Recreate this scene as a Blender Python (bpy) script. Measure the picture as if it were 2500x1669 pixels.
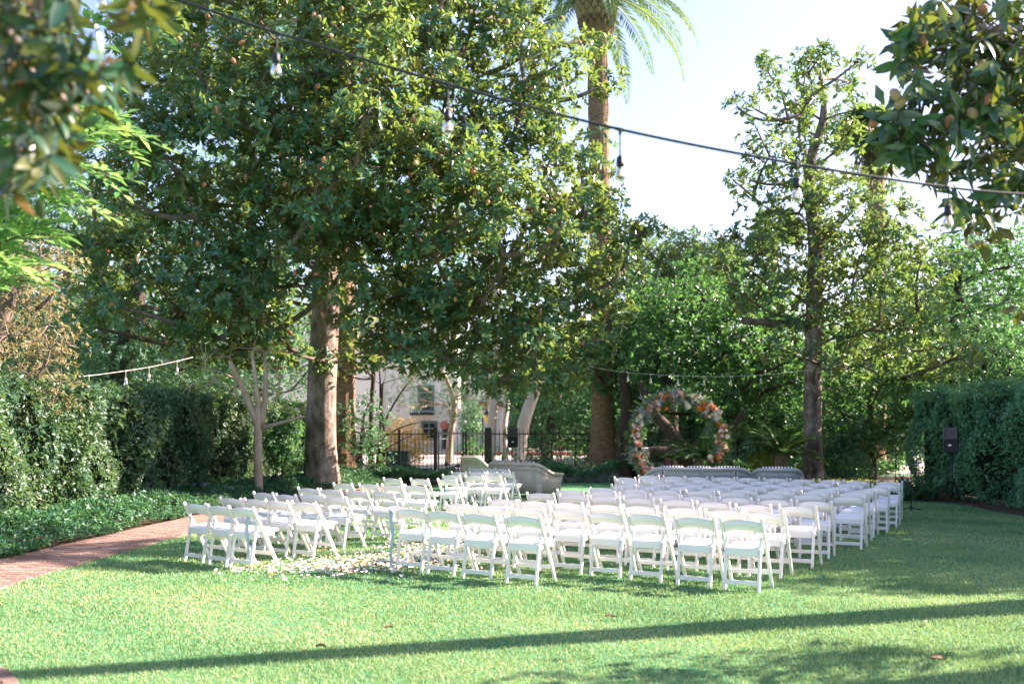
import bpy, math, random
import numpy as np
from mathutils import Vector, Matrix

# ------------------------------------------------------------------ camera, sky, sun
for o in list(bpy.data.objects):
    bpy.data.objects.remove(o)
S = bpy.context.scene
COL = S.collection
R = math.radians
EYE = 1.61
FOC = 2431.0
cam = bpy.data.cameras.new('camera')
cam.lens = 35.0
cam.sensor_width = 36.0
cam.shift_y = 223.5 / 2500
cam.clip_end = 2000
cam.clip_start = 0.05
cam.dof.use_dof = True
cam.dof.focus_distance = 12.5
cam.dof.aperture_fstop = 1.7
camo = bpy.data.objects.new('camera', cam)
COL.objects.link(camo)
camo.location = (0, 0, EYE)
camo.rotation_euler = (R(90), 0, 0)
S.camera = camo

SUN_AZ = 18.0      # degrees from +X towards +Y
SUN_EL = 33.0
sd = Vector((math.cos(R(SUN_AZ)) * math.cos(R(SUN_EL)), math.sin(R(SUN_AZ)) * math.cos(R(SUN_EL)), math.sin(R(SUN_EL))))
W = bpy.data.worlds.new('World')
S.world = W
W.use_nodes = True
wn = W.node_tree
wn.nodes.clear()
sky = wn.nodes.new('ShaderNodeTexSky')
sky.sky_type = 'NISHITA'
sky.sun_disc = False
sky.sun_elevation = R(SUN_EL)
sky.sun_rotation = R(90 - SUN_AZ)
sky.air_density = 1.0
sky.dust_density = 1.2
sky.ozone_density = 1.8
bg = wn.nodes.new('ShaderNodeBackground')
bg.inputs['Strength'].default_value = 0.078
wo = wn.nodes.new('ShaderNodeOutputWorld')
wn.links.new(sky.outputs[0], bg.inputs[0])
wn.links.new(bg.outputs[0], wo.inputs[0])
sl = bpy.data.lights.new('sun', 'SUN')
sl.energy = 4.9
sl.angle = R(0.53)
sl.color = (1.0, 0.90, 0.75)
so = bpy.data.objects.new('sun', sl)
COL.objects.link(so)
so.location = (20, 10, 30)
so.rotation_euler = sd.to_track_quat('Z', 'Y').to_euler()
S.view_settings.view_transform = 'Standard'
S.view_settings.look = 'None'
S.view_settings.exposure = 2.32
S.view_settings.gamma = 1.0
S.view_settings.use_white_balance = True
S.view_settings.white_balance_temperature = 6750
S.view_settings.white_balance_tint = 27
S.cycles.use_denoising = True
S.cycles.max_bounces = 7
S.cycles.diffuse_bounces = 5
S.cycles.glossy_bounces = 2
S.cycles.transmission_bounces = 5
S.cycles.transparent_max_bounces = 6
S.cycles.sample_clamp_indirect = 6.0

rng = np.random.default_rng(7)
random.seed(7)


def at(px, py, Y):
    """point at depth Y that the photograph shows at pixel (px, py)"""
    return np.array([(px - 1250) / FOC * Y, Y, EYE + (1058 - py) / FOC * Y])


def gnd(px, py):
    d = EYE * FOC / (py - 1058)
    return np.array([(px - 1250) / FOC * d, d, 0.0])


# ------------------------------------------------------------------ materials
def nmat(name):
    m = bpy.data.materials.new(name)
    m.use_nodes = True
    nt = m.node_tree
    b = nt.nodes['Principled BSDF']
    return m, nt, b


def N(nt, t, **kw):
    n = nt.nodes.new('ShaderNode' + t)
    for k, v in kw.items():
        if k in n.inputs:
            n.inputs[k].default_value = v
        else:
            setattr(n, k, v)
    return n


def ramp(nt, cols, fac):
    r = N(nt, 'ValToRGB')
    e = r.color_ramp.elements
    while len(e) < len(cols):
        e.new(0.5)
    for i, (p, c) in enumerate(cols):
        e[i].position = p
        e[i].color = (*c, 1)
    nt.links.new(fac, r.inputs[0])
    return r


def bump(nt, b, h, strength=0.4, dist=0.02):
    bm = N(nt, 'Bump', Strength=strength, Distance=dist)
    nt.links.new(h, bm.inputs['Height'])
    nt.links.new(bm.outputs[0], b.inputs['Normal'])
    return bm


def noise_mat(name, c1, c2, scale=8, rough=0.8, bstr=0.3, spec=0.3, detail=6, stretch=None, c3=None):
    m, nt, b = nmat(name)
    tc = N(nt, 'TexCoord')
    mp = N(nt, 'Mapping')
    if stretch:
        mp.inputs['Scale'].default_value = stretch
    nt.links.new(tc.outputs['Object'], mp.inputs[0])
    n = N(nt, 'TexNoise', Scale=scale, Detail=detail, Roughness=0.65)
    nt.links.new(mp.outputs[0], n.inputs['Vector'])
    cols = [(0.3, c1), (0.7, c2)] if c3 is None else [(0.25, c1), (0.5, c2), (0.75, c3)]
    r = ramp(nt, cols, n.outputs['Fac'])
    nt.links.new(r.outputs[0], b.inputs['Base Color'])
    b.inputs['Roughness'].default_value = rough
    b.inputs['Specular IOR Level'].default_value = spec
    if bstr:
        bump(nt, b, n.outputs['Fac'], bstr, 0.03)
    return m


def plain(name, c, rough=0.5, spec=0.5, metal=0.0, var=0.0):
    m, nt, b = nmat(name)
    b.inputs['Base Color'].default_value = (*c, 1)
    b.inputs['Roughness'].default_value = rough
    b.inputs['Specular IOR Level'].default_value = spec
    b.inputs['Metallic'].default_value = metal
    if var:
        tc = N(nt, 'TexCoord')
        n = N(nt, 'TexNoise', Scale=9.0, Detail=5.0)
        nt.links.new(tc.outputs['Object'], n.inputs['Vector'])
        r = ramp(nt, [(0.3, tuple(x * (1 - var) for x in c)), (0.7, tuple(min(1, x * (1 + var)) for x in c))], n.outputs['Fac'])
        nt.links.new(r.outputs[0], b.inputs['Base Color'])
    return m


def leaf_mat(name, cols, trans=0.35, tcol=None, rough=0.4, under=None, spec=0.5):
    """colour varies from leaf to leaf (attribute tint); the thin leaf lets light through; under = colour of the leaf's lower face"""
    m, nt, b = nmat(name)
    at_ = N(nt, 'Attribute', attribute_name='tint')
    k = len(cols)
    r = ramp(nt, [(i / max(1, k - 1), c) for i, c in enumerate(cols)], at_.outputs['Fac'])
    colout = r.outputs[0]
    if under:
        g = N(nt, 'NewGeometry')
        mx = N(nt, 'Mix', data_type='RGBA')
        nt.links.new(g.outputs['Backfacing'], mx.inputs[0])
        nt.links.new(colout, mx.inputs[6])
        mx.inputs[7].default_value = (*under, 1)
        colout = mx.outputs[2]
    nt.links.new(colout, b.inputs['Base Color'])
    b.inputs['Roughness'].default_value = rough
    b.inputs['Specular IOR Level'].default_value = spec
    t = N(nt, 'BsdfTranslucent')
    if tcol:
        rt = ramp(nt, [(0.0, tuple(x * 0.7 for x in tcol)), (1.0, tuple(min(1, x * 1.25) for x in tcol))], at_.outputs['Fac'])
        nt.links.new(rt.outputs[0], t.inputs[0])
    else:
        nt.links.new(r.outputs[0], t.inputs[0])
    ms = N(nt, 'MixShader')
    ms.inputs[0].default_value = trans
    out = nt.nodes['Material Output']
    nt.links.new(b.outputs[0], ms.inputs[1])
    nt.links.new(t.outputs[0], ms.inputs[2])
    nt.links.new(ms.outputs[0], out.inputs[0])
    return m


M = {}
M['chair'] = plain('white resin', (0.855, 0.805, 0.77), 0.38, 0.45, var=0.02)
M['pad'] = plain('white vinyl pad', (0.82, 0.81, 0.80), 0.45, 0.4, var=0.02)
M['black_metal'] = plain('black painted metal', (0.012, 0.013, 0.014), 0.4, 0.5, var=0.2)
M['sunlit_metal'] = plain('sunlit gate metal', (0.30, 0.28, 0.25), 0.5, 0.5, 0.2, var=0.15)  # sunlight on the gate's rails and stile, painted in as pale metal
M['cable'] = plain('black rubber', (0.012, 0.013, 0.016), 0.55, 0.4, var=0.2)
M['pale_cable'] = plain('pale cable', (0.62, 0.56, 0.5), 0.6, 0.3)
M['speaker'] = plain('speaker plastic', (0.05, 0.052, 0.06), 0.5, 0.4, var=0.2)
M['grille'] = noise_mat('speaker grille', (0.012, 0.012, 0.012), (0.04, 0.038, 0.035), 160, 0.6, 0.5)
M['horn'] = plain('horn plastic', (0.06, 0.065, 0.08), 0.3, 0.6)
M['badge'] = plain('badge', (0.6, 0.6, 0.58), 0.35, 0.5, 0.3)
M['steel'] = plain('steel mesh', (0.5, 0.5, 0.52), 0.35, 0.5, 0.8)
M['ribbon'] = plain('pale blue ribbon', (0.42, 0.50, 0.58), 0.6, 0.2, var=0.08)
M['bark'] = noise_mat('magnolia bark', (0.13, 0.10, 0.082), (0.36, 0.285, 0.24), 5.0, 0.9, 0.55, 0.2, 9, (1, 1, 0.45), (0.25, 0.195, 0.16))
M['bark_dark'] = noise_mat('dark bark', (0.03, 0.022, 0.017), (0.10, 0.074, 0.058), 7.0, 0.9, 0.5, 0.2, 7, (1, 1, 0.4))
M['bark_limb'] = noise_mat('upper limb bark', (0.08, 0.058, 0.045), (0.23, 0.175, 0.14), 6.0, 0.9, 0.5, 0.2, 7, (1, 1, 0.5))
M['bark_grey'] = noise_mat('furrowed grey bark', (0.10, 0.08, 0.065), (0.33, 0.27, 0.225), 9.0, 0.9, 0.9, 0.2, 8, (1, 1, 0.22))
M['bark_smooth'] = noise_mat('smooth tan bark', (0.30, 0.20, 0.135), (0.55, 0.43, 0.32), 6.0, 0.7, 0.2, 0.3, 6, (1, 1, 0.3))
M['bark_white'] = noise_mat('pale peeling bark', (0.42, 0.35, 0.28), (0.74, 0.69, 0.62), 3.0, 0.75, 0.15, 0.2, 5, (1, 1, 0.3))
M['palm_bark'] = noise_mat('palm bark', (0.10, 0.062, 0.04), (0.36, 0.24, 0.15), 9.0, 0.95, 0.9, 0.1, 8, (0.6, 0.6, 2.4))
M['palm_base'] = noise_mat('palm leaf base', (0.22, 0.14, 0.075), (0.55, 0.41, 0.26), 6.0, 0.9, 0.4)
def bark_mat(name, c1, c2, c3, sc):
    m, nt, b = nmat(name)
    tc = N(nt, 'TexCoord')
    mp = N(nt, 'Mapping')
    mp.inputs['Scale'].default_value = (1, 1, .5)
    nt.links.new(tc.outputs['Object'], mp.inputs[0])
    n1 = N(nt, 'TexNoise', Scale=sc, Detail=9.0, Roughness=.7)
    n2 = N(nt, 'TexNoise', Scale=sc * .28, Detail=4.0)
    v = N(nt, 'TexVoronoi', Scale=sc * 1.6)
    v.feature = 'DISTANCE_TO_EDGE'
    for n in (n1, n2, v):
        nt.links.new(mp.outputs[0], n.inputs['Vector'])
    r1_ = ramp(nt, [(.36, c1), (.5, c2), (.62, c3)], n1.outputs['Fac'])
    r2_ = ramp(nt, [(.38, (.55, .5, .46)), (.6, (1.0, 1.0, 1.0))], n2.outputs['Fac'])
    mx = N(nt, 'Mix', data_type='RGBA', blend_type='MULTIPLY')
    mx.inputs[0].default_value = 1.0
    nt.links.new(r1_.outputs[0], mx.inputs[6])
    nt.links.new(r2_.outputs[0], mx.inputs[7])
    r3_ = ramp(nt, [(.0, (.45, .42, .4)), (.05, (1, 1, 1))], v.outputs['Distance'])
    m2 = N(nt, 'Mix', data_type='RGBA', blend_type='MULTIPLY')
    m2.inputs[0].default_value = .6
    nt.links.new(mx.outputs[2], m2.inputs[6])
    nt.links.new(r3_.outputs[0], m2.inputs[7])
    nt.links.new(m2.outputs[2], b.inputs['Base Color'])
    b.inputs['Roughness'].default_value = .92
    b.inputs['Specular IOR Level'].default_value = .15
    bump(nt, b, n1.outputs['Fac'], .9, .06)
    return m


M['bark'] = bark_mat('magnolia bark', (0.15, 0.12, 0.10), (0.31, 0.25, 0.215), (0.47, 0.39, 0.345), 5.5)
M['bark_grey'] = bark_mat('furrowed grey bark', (0.10, 0.08, 0.068), (0.24, 0.195, 0.17), (0.42, 0.36, 0.315), 8.0)
M['soil'] = noise_mat('bed soil', (0.035, 0.022, 0.014), (0.11, 0.07, 0.045), 14, 0.95, 0.8)
M['mortar'] = noise_mat('sandy joint', (0.24, 0.17, 0.13), (0.36, 0.27, 0.21), 20, 0.95, 0.3)
M['wicker'] = None


def wicker(name, c1, c2):
    m, nt, b = nmat(name)
    tc = N(nt, 'TexCoord')
    w1 = N(nt, 'TexWave', Scale=28.0, Distortion=0.4)
    w1.bands_direction = 'X'
    w2 = N(nt, 'TexWave', Scale=34.0, Distortion=0.4)
    w2.bands_direction = 'Z'
    nt.links.new(tc.outputs['Object'], w1.inputs[0])
    nt.links.new(tc.outputs['Object'], w2.inputs[0])
    mu = N(nt, 'Math', operation='MULTIPLY')
    nt.links.new(w1.outputs['Fac'], mu.inputs[0])
    nt.links.new(w2.outputs['Fac'], mu.inputs[1])
    r = ramp(nt, [(0.0, c1), (0.6, c2)], mu.outputs[0])
    nt.links.new(r.outputs[0], b.inputs['Base Color'])
    b.inputs['Roughness'].default_value = 0.7
    bump(nt, b, mu.outputs[0], 0.5, 0.006)
    return m


M['wicker_tan'] = wicker('tan wicker', (0.54, 0.45, 0.34), (0.76, 0.68, 0.56))
M['wicker_grey'] = wicker('grey wicker', (0.34, 0.34, 0.33), (0.60, 0.60, 0.58))


def stripes(name):
    m, nt, b = nmat(name)
    tc = N(nt, 'TexCoord')
    w = N(nt, 'TexWave', Scale=4.6, Distortion=0.0)
    w.bands_direction = 'X'
    nt.links.new(tc.outputs['Object'], w.inputs[0])
    r = ramp(nt, [(0.49, (0.012, 0.02, 0.05)), (0.51, (0.74, 0.73, 0.70))], w.outputs['Fac'])
    nt.links.new(r.outputs[0], b.inputs['Base Color'])
    b.inputs['Roughness'].default_value = 0.85
    return m


M['stripe'] = stripes('navy and white stripe')


def grass_mat():
    m, nt, b = nmat('lawn turf')
    tc = N(nt, 'TexCoord')
    n1 = N(nt, 'TexNoise', Scale=0.55, Detail=4.0)
    n2 = N(nt, 'TexNoise', Scale=26.0, Detail=8.0, Roughness=0.75)
    n3 = N(nt, 'TexNoise', Scale=4.0, Detail=5.0)
    for n in (n1, n2, n3):
        nt.links.new(tc.outputs['Object'], n.inputs['Vector'])
    mx = N(nt, 'Mix', data_type='FLOAT')
    mx.inputs[0].default_value = 0.5
    nt.links.new(n1.outputs['Fac'], mx.inputs[2])
    nt.links.new(n2.outputs['Fac'], mx.inputs[3])
    r = ramp(nt, [(0.3, (0.025, 0.19, 0.10)), (0.5, (0.07, 0.25, 0.11)), (0.68, (0.20, 0.33, 0.14))], mx.outputs[0])
    r2 = ramp(nt, [(0.60, (0, 0, 0)), (0.78, (1, 1, 1))], n3.outputs['Fac'])
    m2 = N(nt, 'Mix', data_type='RGBA')
    nt.links.new(r2.outputs[0], m2.inputs[0])
    nt.links.new(r.outputs[0], m2.inputs[6])
    m2.inputs[7].default_value = (0.32, 0.35, 0.16, 1)
    nt.links.new(m2.outputs[2], b.inputs['Base Color'])
    b.inputs['Roughness'].default_value = 0.8
    b.inputs['Specular IOR Level'].default_value = 0.15
    bump(nt, b, n2.outputs['Fac'], 0.8, 0.04)
    return m


M['turf'] = grass_mat()
M['blade'] = leaf_mat('grass blades', [(0.03, 0.20, 0.095), (0.10, 0.285, 0.115), (0.27, 0.385, 0.15), (0.52, 0.475, 0.26)], 0.3, (0.33, 0.47, 0.14), 0.6, spec=0.6)
MAG = [(0.016, 0.09, 0.068), (0.026, 0.125, 0.08), (0.045, 0.165, 0.085), (0.085, 0.20, 0.08), (0.24, 0.27, 0.11)]
M['magnolia'] = leaf_mat('magnolia leaf', MAG, 0.36, (0.25, 0.38, 0.065), 0.22, (0.10, 0.085, 0.030), 0.55)
M['magnolia_light'] = leaf_mat('lighter magnolia leaf', [(0.016, 0.085, 0.062), (0.028, 0.12, 0.072), (0.045, 0.16, 0.08), (0.09, 0.20, 0.085), (0.21, 0.27, 0.11)], 0.34, (0.24, 0.40, 0.075), 0.24, (0.13, 0.10, 0.035), 0.55)
M['magnolia_near'] = leaf_mat('magnolia leaf near', [(0.014, 0.055, 0.035), (0.02, 0.085, 0.045), (0.035, 0.10, 0.04), (0.10, 0.09, 0.03)], 0.2, (0.24, 0.30, 0.03), 0.25, (0.10, 0.058, 0.022), 0.6)
M['golden'] = leaf_mat('golden brown leaf', [(0.05, 0.09, 0.045), (0.13, 0.13, 0.06), (0.26, 0.21, 0.10), (0.08, 0.13, 0.055)], 0.4, (0.36, 0.32, 0.12), 0.6)
M['gold_shrub'] = leaf_mat('golden shrub leaf', [(0.34, 0.24, 0.08), (0.52, 0.38, 0.13), (0.60, 0.47, 0.20)], 0.4, (0.62, 0.46, 0.14), 0.6)
M['teal'] = leaf_mat('blue green needle', [(0.03, 0.11, 0.08), (0.055, 0.165, 0.105), (0.13, 0.24, 0.12)], 0.35, (0.16, 0.36, 0.13), 0.6)
M['green'] = leaf_mat('bright green leaf', [(0.018, 0.085, 0.045), (0.03, 0.13, 0.055), (0.085, 0.21, 0.07)], 0.34, (0.16, 0.40, 0.08), 0.42)
M['yellowgreen'] = leaf_mat('yellow green leaf', [(0.09, 0.17, 0.03), (0.2, 0.29, 0.05), (0.36, 0.38, 0.07)], 0.45, (0.5, 0.55, 0.08), 0.5)
M['hedge'] = leaf_mat('hedge leaf', [(0.035, 0.16, 0.095), (0.065, 0.25, 0.13), (0.15, 0.35, 0.16)], 0.25, (0.16, 0.42, 0.12), 0.32)
M['tall_hedge'] = M['hedge']
M['hedge'] = leaf_mat('shade shrub leaf', [(0.025, 0.12, 0.07), (0.05, 0.19, 0.095), (0.11, 0.27, 0.12)], 0.3, (0.16, 0.40, 0.10), 0.34)
M['left_hedge'] = leaf_mat('loose hedge leaf', [(0.014, 0.065, 0.042), (0.028, 0.10, 0.052), (0.06, 0.135, 0.065), (0.14, 0.19, 0.095)], 0.28, (0.16, 0.30, 0.08), 0.42)
M['cover'] = leaf_mat('ground cover leaf', [(0.018, 0.09, 0.055), (0.035, 0.14, 0.07), (0.10, 0.23, 0.11)], 0.25, (0.14, 0.36, 0.10), 0.48)
M['spray'] = leaf_mat('pale green spray leaf', [(0.05, 0.24, 0.08), (0.12, 0.36, 0.11), (0.30, 0.52, 0.22)], 0.42, (0.34, 0.60, 0.15), 0.4)
M['frond'] = leaf_mat('palm frond', [(0.02, 0.10, 0.06), (0.045, 0.15, 0.07), (0.13, 0.22, 0.08)], 0.3, (0.20, 0.36, 0.07), 0.4)
M['cycad'] = leaf_mat('cycad frond', [(0.015, 0.08, 0.03), (0.04, 0.14, 0.04), (0.12, 0.20, 0.06)], 0.2, (0.15, 0.34, 0.05), 0.3)
M['silver'] = leaf_mat('silver leaf', [(0.34, 0.38, 0.37), (0.50, 0.53, 0.50)], 0.15, (0.4, 0.45, 0.4), 0.7)
M['dusty'] = leaf_mat('dusty grey spray', [(0.36, 0.38, 0.42), (0.62, 0.60, 0.62)], 0.2, (0.5, 0.5, 0.5), 0.7)
M['arch_green'] = leaf_mat('arch greenery', [(0.03, 0.10, 0.05), (0.08, 0.2, 0.07), (0.2, 0.34, 0.12)], 0.35, (0.25, 0.45, 0.1), 0.5)
M['dark_core'] = noise_mat('dark hedge filler', (0.006, 0.015, 0.008), (0.03, 0.045, 0.02), 12, 0.95, 0.6)  # dark fill colour of the box inside each hedge
M['twig'] = noise_mat('twig', (0.08, 0.055, 0.04), (0.2, 0.15, 0.11), 12, 0.9, 0.2)
M['pod_red'] = noise_mat('ripe seed cone', (0.30, 0.10, 0.055), (0.58, 0.24, 0.13), 60, 0.7, 0.6)
M['pod_tan'] = noise_mat('unripe seed cone', (0.36, 0.20, 0.10), (0.56, 0.33, 0.18), 60, 0.7, 0.6)
M['petal_white'] = plain('white petal', (0.70, 0.65, 0.58), 0.6, 0.2, var=0.06)
M['petal_peach'] = plain('peach petal', (0.78, 0.52, 0.33), 0.6, 0.2, var=0.1)
M['petal_orange'] = plain('orange petal', (0.72, 0.30, 0.06), 0.6, 0.2, var=0.15)
M['fl_orange'] = plain('orange bloom', (0.78, 0.27, 0.03), 0.6, 0.2, var=0.2)
M['fl_peach'] = plain('peach bloom', (0.82, 0.44, 0.27), 0.6, 0.2, var=0.12)
M['fl_pink'] = plain('blush bloom', (0.82, 0.60, 0.54), 0.6, 0.2, var=0.1)
M['fl_cream'] = plain('cream bloom', (0.82, 0.77, 0.58), 0.6, 0.2, var=0.1)
M['dead_leaf'] = noise_mat('dry leaf', (0.13, 0.07, 0.04), (0.32, 0.19, 0.11), 30, 0.75, 0.3)
M['stucco'] = noise_mat('cream stucco', (0.74, 0.70, 0.64), (0.82, 0.78, 0.73), 3, 0.9, 0.1)
M['teal_paint'] = plain('teal window paint', (0.10, 0.17, 0.18), 0.5)
M['roof_tile'] = noise_mat('red roof tile', (0.30, 0.12, 0.07), (0.50, 0.23, 0.14), 9, 0.85, 0.3)
M['road'] = noise_mat('pale driveway concrete', (0.36, 0.32, 0.30), (0.46, 0.41, 0.38), 2.5, 0.9, 0.1)
M['kerb_red'] = plain('red kerb paint', (0.42, 0.12, 0.09), 0.7, var=0.1)
M['plaque'] = plain('terracotta plaque', (0.55, 0.17, 0.10), 0.5, var=0.1)
M['lamp_yellow'] = plain('amber glass', (0.75, 0.55, 0.10), 0.3)
M['umbrella'] = plain('dark green canvas', (0.012, 0.055, 0.05), 0.8, 0.2, var=0.1)
M['util_green'] = plain('utility box green', (0.03, 0.07, 0.045), 0.6, var=0.1)
M['fil'] = plain('filament', (0.75, 0.5, 0.2), 0.4)


def window_glass():
    m, nt, b = nmat('dark window glass')
    b.inputs['Base Color'].default_value = (0.015, 0.02, 0.025, 1)
    b.inputs['Roughness'].default_value = 0.06
    b.inputs['Specular IOR Level'].default_value = 0.8
    return m


M['pane'] = window_glass()


def bulb_glass():
    m, nt, b = nmat('bulb glass')
    b.inputs['Base Color'].default_value = (0.97, 0.93, 0.86, 1)
    b.inputs['Transmission Weight'].default_value = 1.0
    b.inputs['Roughness'].default_value = 0.06
    b.inputs['IOR'].default_value = 1.32
    return m


M['bulb'] = bulb_glass()
BR = []
for i, (a, c) in enumerate([((0.17, 0.108, 0.084), (0.24, 0.162, 0.13)), ((0.21, 0.142, 0.113), (0.29, 0.205, 0.168)), ((0.14, 0.088, 0.07), (0.21, 0.14, 0.112))]):
    BR.append(noise_mat('brick %s' % 'abc'[i], a, c, 18, 0.9, 0.3))


# ------------------------------------------------------------------ mesh helpers
def world_base(p):
    v = np.zeros(3)
    while p is not None:
        v = v + np.array(p.location)
        p = p.parent
    return v


def mk_mesh(name, V, F, mat, smooth=False, tint=None):
    me = bpy.data.meshes.new(name)
    V = np.asarray(V, dtype=np.float32).reshape(-1, 3)
    if isinstance(F, np.ndarray) and F.ndim == 2:
        k = F.shape[1]
        n = len(F)
        me.vertices.add(len(V))
        me.vertices.foreach_set('co', V.ravel())
        me.loops.add(n * k)
        me.loops.foreach_set('vertex_index', F.astype(np.int32).ravel())
        me.polygons.add(n)
        me.polygons.foreach_set('loop_start', np.arange(0, n * k, k, dtype=np.int32))
        me.polygons.foreach_set('loop_total', np.full(n, k, dtype=np.int32))
        me.update(calc_edges=True)
    else:
        me.from_pydata([tuple(map(float, v)) for v in V], [], [tuple(map(int, f)) for f in F])
        me.update()
    if mat is not None:
        me.materials.append(mat)
    if smooth:
        me.polygons.foreach_set('use_smooth', np.ones(len(me.polygons), dtype=bool))
    if tint is not None:
        a = me.attributes.new('tint', 'FLOAT', 'POINT')
        a.data.foreach_set('value', np.asarray(tint, dtype=np.float32))
    return me


def link(name, me, parent=None, loc=(0, 0, 0), rot=(0, 0, 0), scale=None):
    o = bpy.data.objects.new(name, me)
    COL.objects.link(o)
    o.parent = parent
    o.location = loc
    o.rotation_euler = rot
    if scale is not None:
        o.scale = scale
    return o


def part(name, VF, mat, parent=None, smooth=False, tint=None, world=True):
    V, F = VF
    V = np.asarray(V, dtype=float).reshape(-1, 3)
    if parent is not None and world:
        V = V - world_base(parent)
    return link(name, mk_mesh(name, V, F, mat, smooth, tint), parent)


def tag(o, label=None, cat=None, group=None, kind=None):
    if label:
        assert 4 <= len(label.split()) <= 16, label
        o['label'] = label
    if cat:
        o['category'] = cat
    if group:
        o['group'] = group
    if kind:
        o['kind'] = kind
    return o


def thing(name, label, cat, loc=(0, 0, 0), rz=0.0, group=None):
    o = bpy.data.objects.new(name, None)
    COL.objects.link(o)
    o.empty_display_size = 0.1
    o.location = tuple(float(x) for x in loc)
    o.rotation_euler = (0, 0, rz)
    return tag(o, label, cat, group)


def stuff(o):
    o['kind'] = 'stuff'
    return o


def join(parts):
    V, F, k = [], [], 0
    for v, f in parts:
        v = np.asarray(v, dtype=float).reshape(-1, 3)
        V.append(v)
        F += [tuple(int(i) + k for i in fc) for fc in f]
        k += len(v)
    return np.concatenate(V), F


def box(c, s, rz=0.0):
    c = np.asarray(c, float)
    h = np.asarray(s, float) / 2
    v = np.array([[x, y, z] for z in (-1, 1) for y in (-1, 1) for x in (-1, 1)], float) * h
    if rz:
        cs, sn = math.cos(rz), math.sin(rz)
        v = v @ np.array([[cs, sn, 0], [-sn, cs, 0], [0, 0, 1]])
    return v + c, [(0, 2, 3, 1), (4, 5, 7, 6), (0, 1, 5, 4), (2, 6, 7, 3), (0, 4, 6, 2), (1, 3, 7, 5)]


def chamfer_box(c, s, ch):
    """box with its upright edges and its top rim chamfered"""
    hx, hy, hz = np.asarray(s, float) / 2
    def ring(ix, z):
        x, y = hx - ix, hy - ix
        k = min(ch, x * .9, y * .9)
        return [(x - k, -y, z), (x, -y + k, z), (x, y - k, z), (x - k, y, z), (-x + k, y, z), (-x, y - k, z), (-x, -y + k, z), (-x + k, -y, z)]
    V = ring(ch * .6, -hz) + ring(0, -hz + ch * .6) + ring(0, hz - ch) + ring(ch * .35, hz - ch * .3) + ring(ch, hz)
    F = [tuple(range(7, -1, -1)), tuple(range(32, 40))]
    for r in range(4):
        for i in range(8):
            j = (i + 1) % 8
            F.append((r * 8 + i, r * 8 + j, r * 8 + 8 + j, r * 8 + 8 + i))
    return np.array(V) + np.asarray(c, float), F


def beam(p0, p1, wx, wy, xax=(1, 0, 0), rnd=0.012):
    """bar of rounded rectangular section with softened ends"""
    p0, p1 = np.asarray(p0, float), np.asarray(p1, float)
    t = p1 - p0
    L = np.linalg.norm(t)
    t /= L
    x = np.asarray(xax, float)
    x = x - t * (x @ t)
    x /= np.linalg.norm(x)
    y = np.cross(t, x)
    a, b = wx / 2, wy / 2
    k = min(a, b) * 0.45
    sec = [(a - k, -b), (a, -b + k), (a, b - k), (a - k, b), (-a + k, b), (-a, b - k), (-a, -b + k), (-a + k, -b)]
    V, F = [], []
    for s, sc in ((0, .72), (rnd, 1), (L - rnd, 1), (L - rnd * .3, .85), (L, .5)):
        for u, w in sec:
            V.append(p0 + t * s + x * u * sc + y * w * sc)
    for r in range(4):
        for i in range(8):
            j = (i + 1) % 8
            F.append((r * 8 + i, r * 8 + j, r * 8 + 8 + j, r * 8 + 8 + i))
    F += [tuple(range(7, -1, -1)), tuple(range(32, 40))]
    return np.array(V), F


def tube(pts, rad, seg=8, cap=True, lump=0.0, seed=0, flat=None):
    P = np.asarray(pts, float)
    n = len(P)
    rad = np.full(n, rad, float) if np.isscalar(rad) else np.asarray(rad, float)
    T = np.gradient(P, axis=0)
    T /= np.maximum(np.linalg.norm(T, axis=1, keepdims=True), 1e-9)
    u = np.cross(T[0], (0.13, 0.97, 0.21))
    if np.linalg.norm(u) < 1e-3:
        u = np.cross(T[0], (1, 0, 0))
    u /= np.linalg.norm(u)
    rg = np.random.default_rng(seed + 11)
    V = []
    ang = np.arange(seg) * 2 * math.pi / seg
    ph = rg.uniform(0, 6.28, 4)
    for i in range(n):
        u = u - T[i] * (u @ T[i])
        u /= np.linalg.norm(u)
        w = np.cross(T[i], u)
        r = rad[i] * np.ones(seg)
        if lump:
            r = r * (1 + lump * (np.sin(3 * ang + ph[0] + i * .35) * .5 + np.sin(5 * ang + ph[1] - i * .5) * .35) + rg.normal(0, lump * .25, seg))
        V.append(P[i] + np.outer(np.cos(ang) * r, u) + np.outer(np.sin(ang) * r, w))
    V = np.concatenate(V)
    F = []
    for i in range(n - 1):
        for j in range(seg):
            k = (j + 1) % seg
            F.append((i * seg + j, i * seg + k, i * seg + seg + k, i * seg + seg + j))
    if cap:
        F.append(tuple(range(seg - 1, -1, -1)))
        F.append(tuple((n - 1) * seg + j for j in range(seg)))
    return V, F


def lathe(prof, seg=12, c=(0, 0, 0)):
    V, F = [], []
    for r, z in prof:
        for j in range(seg):
            a = j * 2 * math.pi / seg
            V.append((r * math.cos(a), r * math.sin(a), z))
    for i in range(len(prof) - 1):
        for j in range(seg):
            k = (j + 1) % seg
            F.append((i * seg + j, i * seg + k, i * seg + seg + k, i * seg + seg + j))
    F.append(tuple(range(seg - 1, -1, -1)))
    F.append(tuple((len(prof) - 1) * seg + j for j in range(seg)))
    return np.array(V) + np.asarray(c, float), F


def unit(v):
    return v / np.maximum(np.linalg.norm(v, axis=-1, keepdims=True), 1e-9)


def rand_dirs(n, r=rng):
    return unit(r.normal(size=(n, 3)))


def bez(p0, p1, p2, n=8):
    t = np.linspace(0, 1, n)[:, None]
    return (1 - t) ** 2 * np.asarray(p0) + 2 * t * (1 - t) * np.asarray(p1) + t ** 2 * np.asarray(p2)


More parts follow.
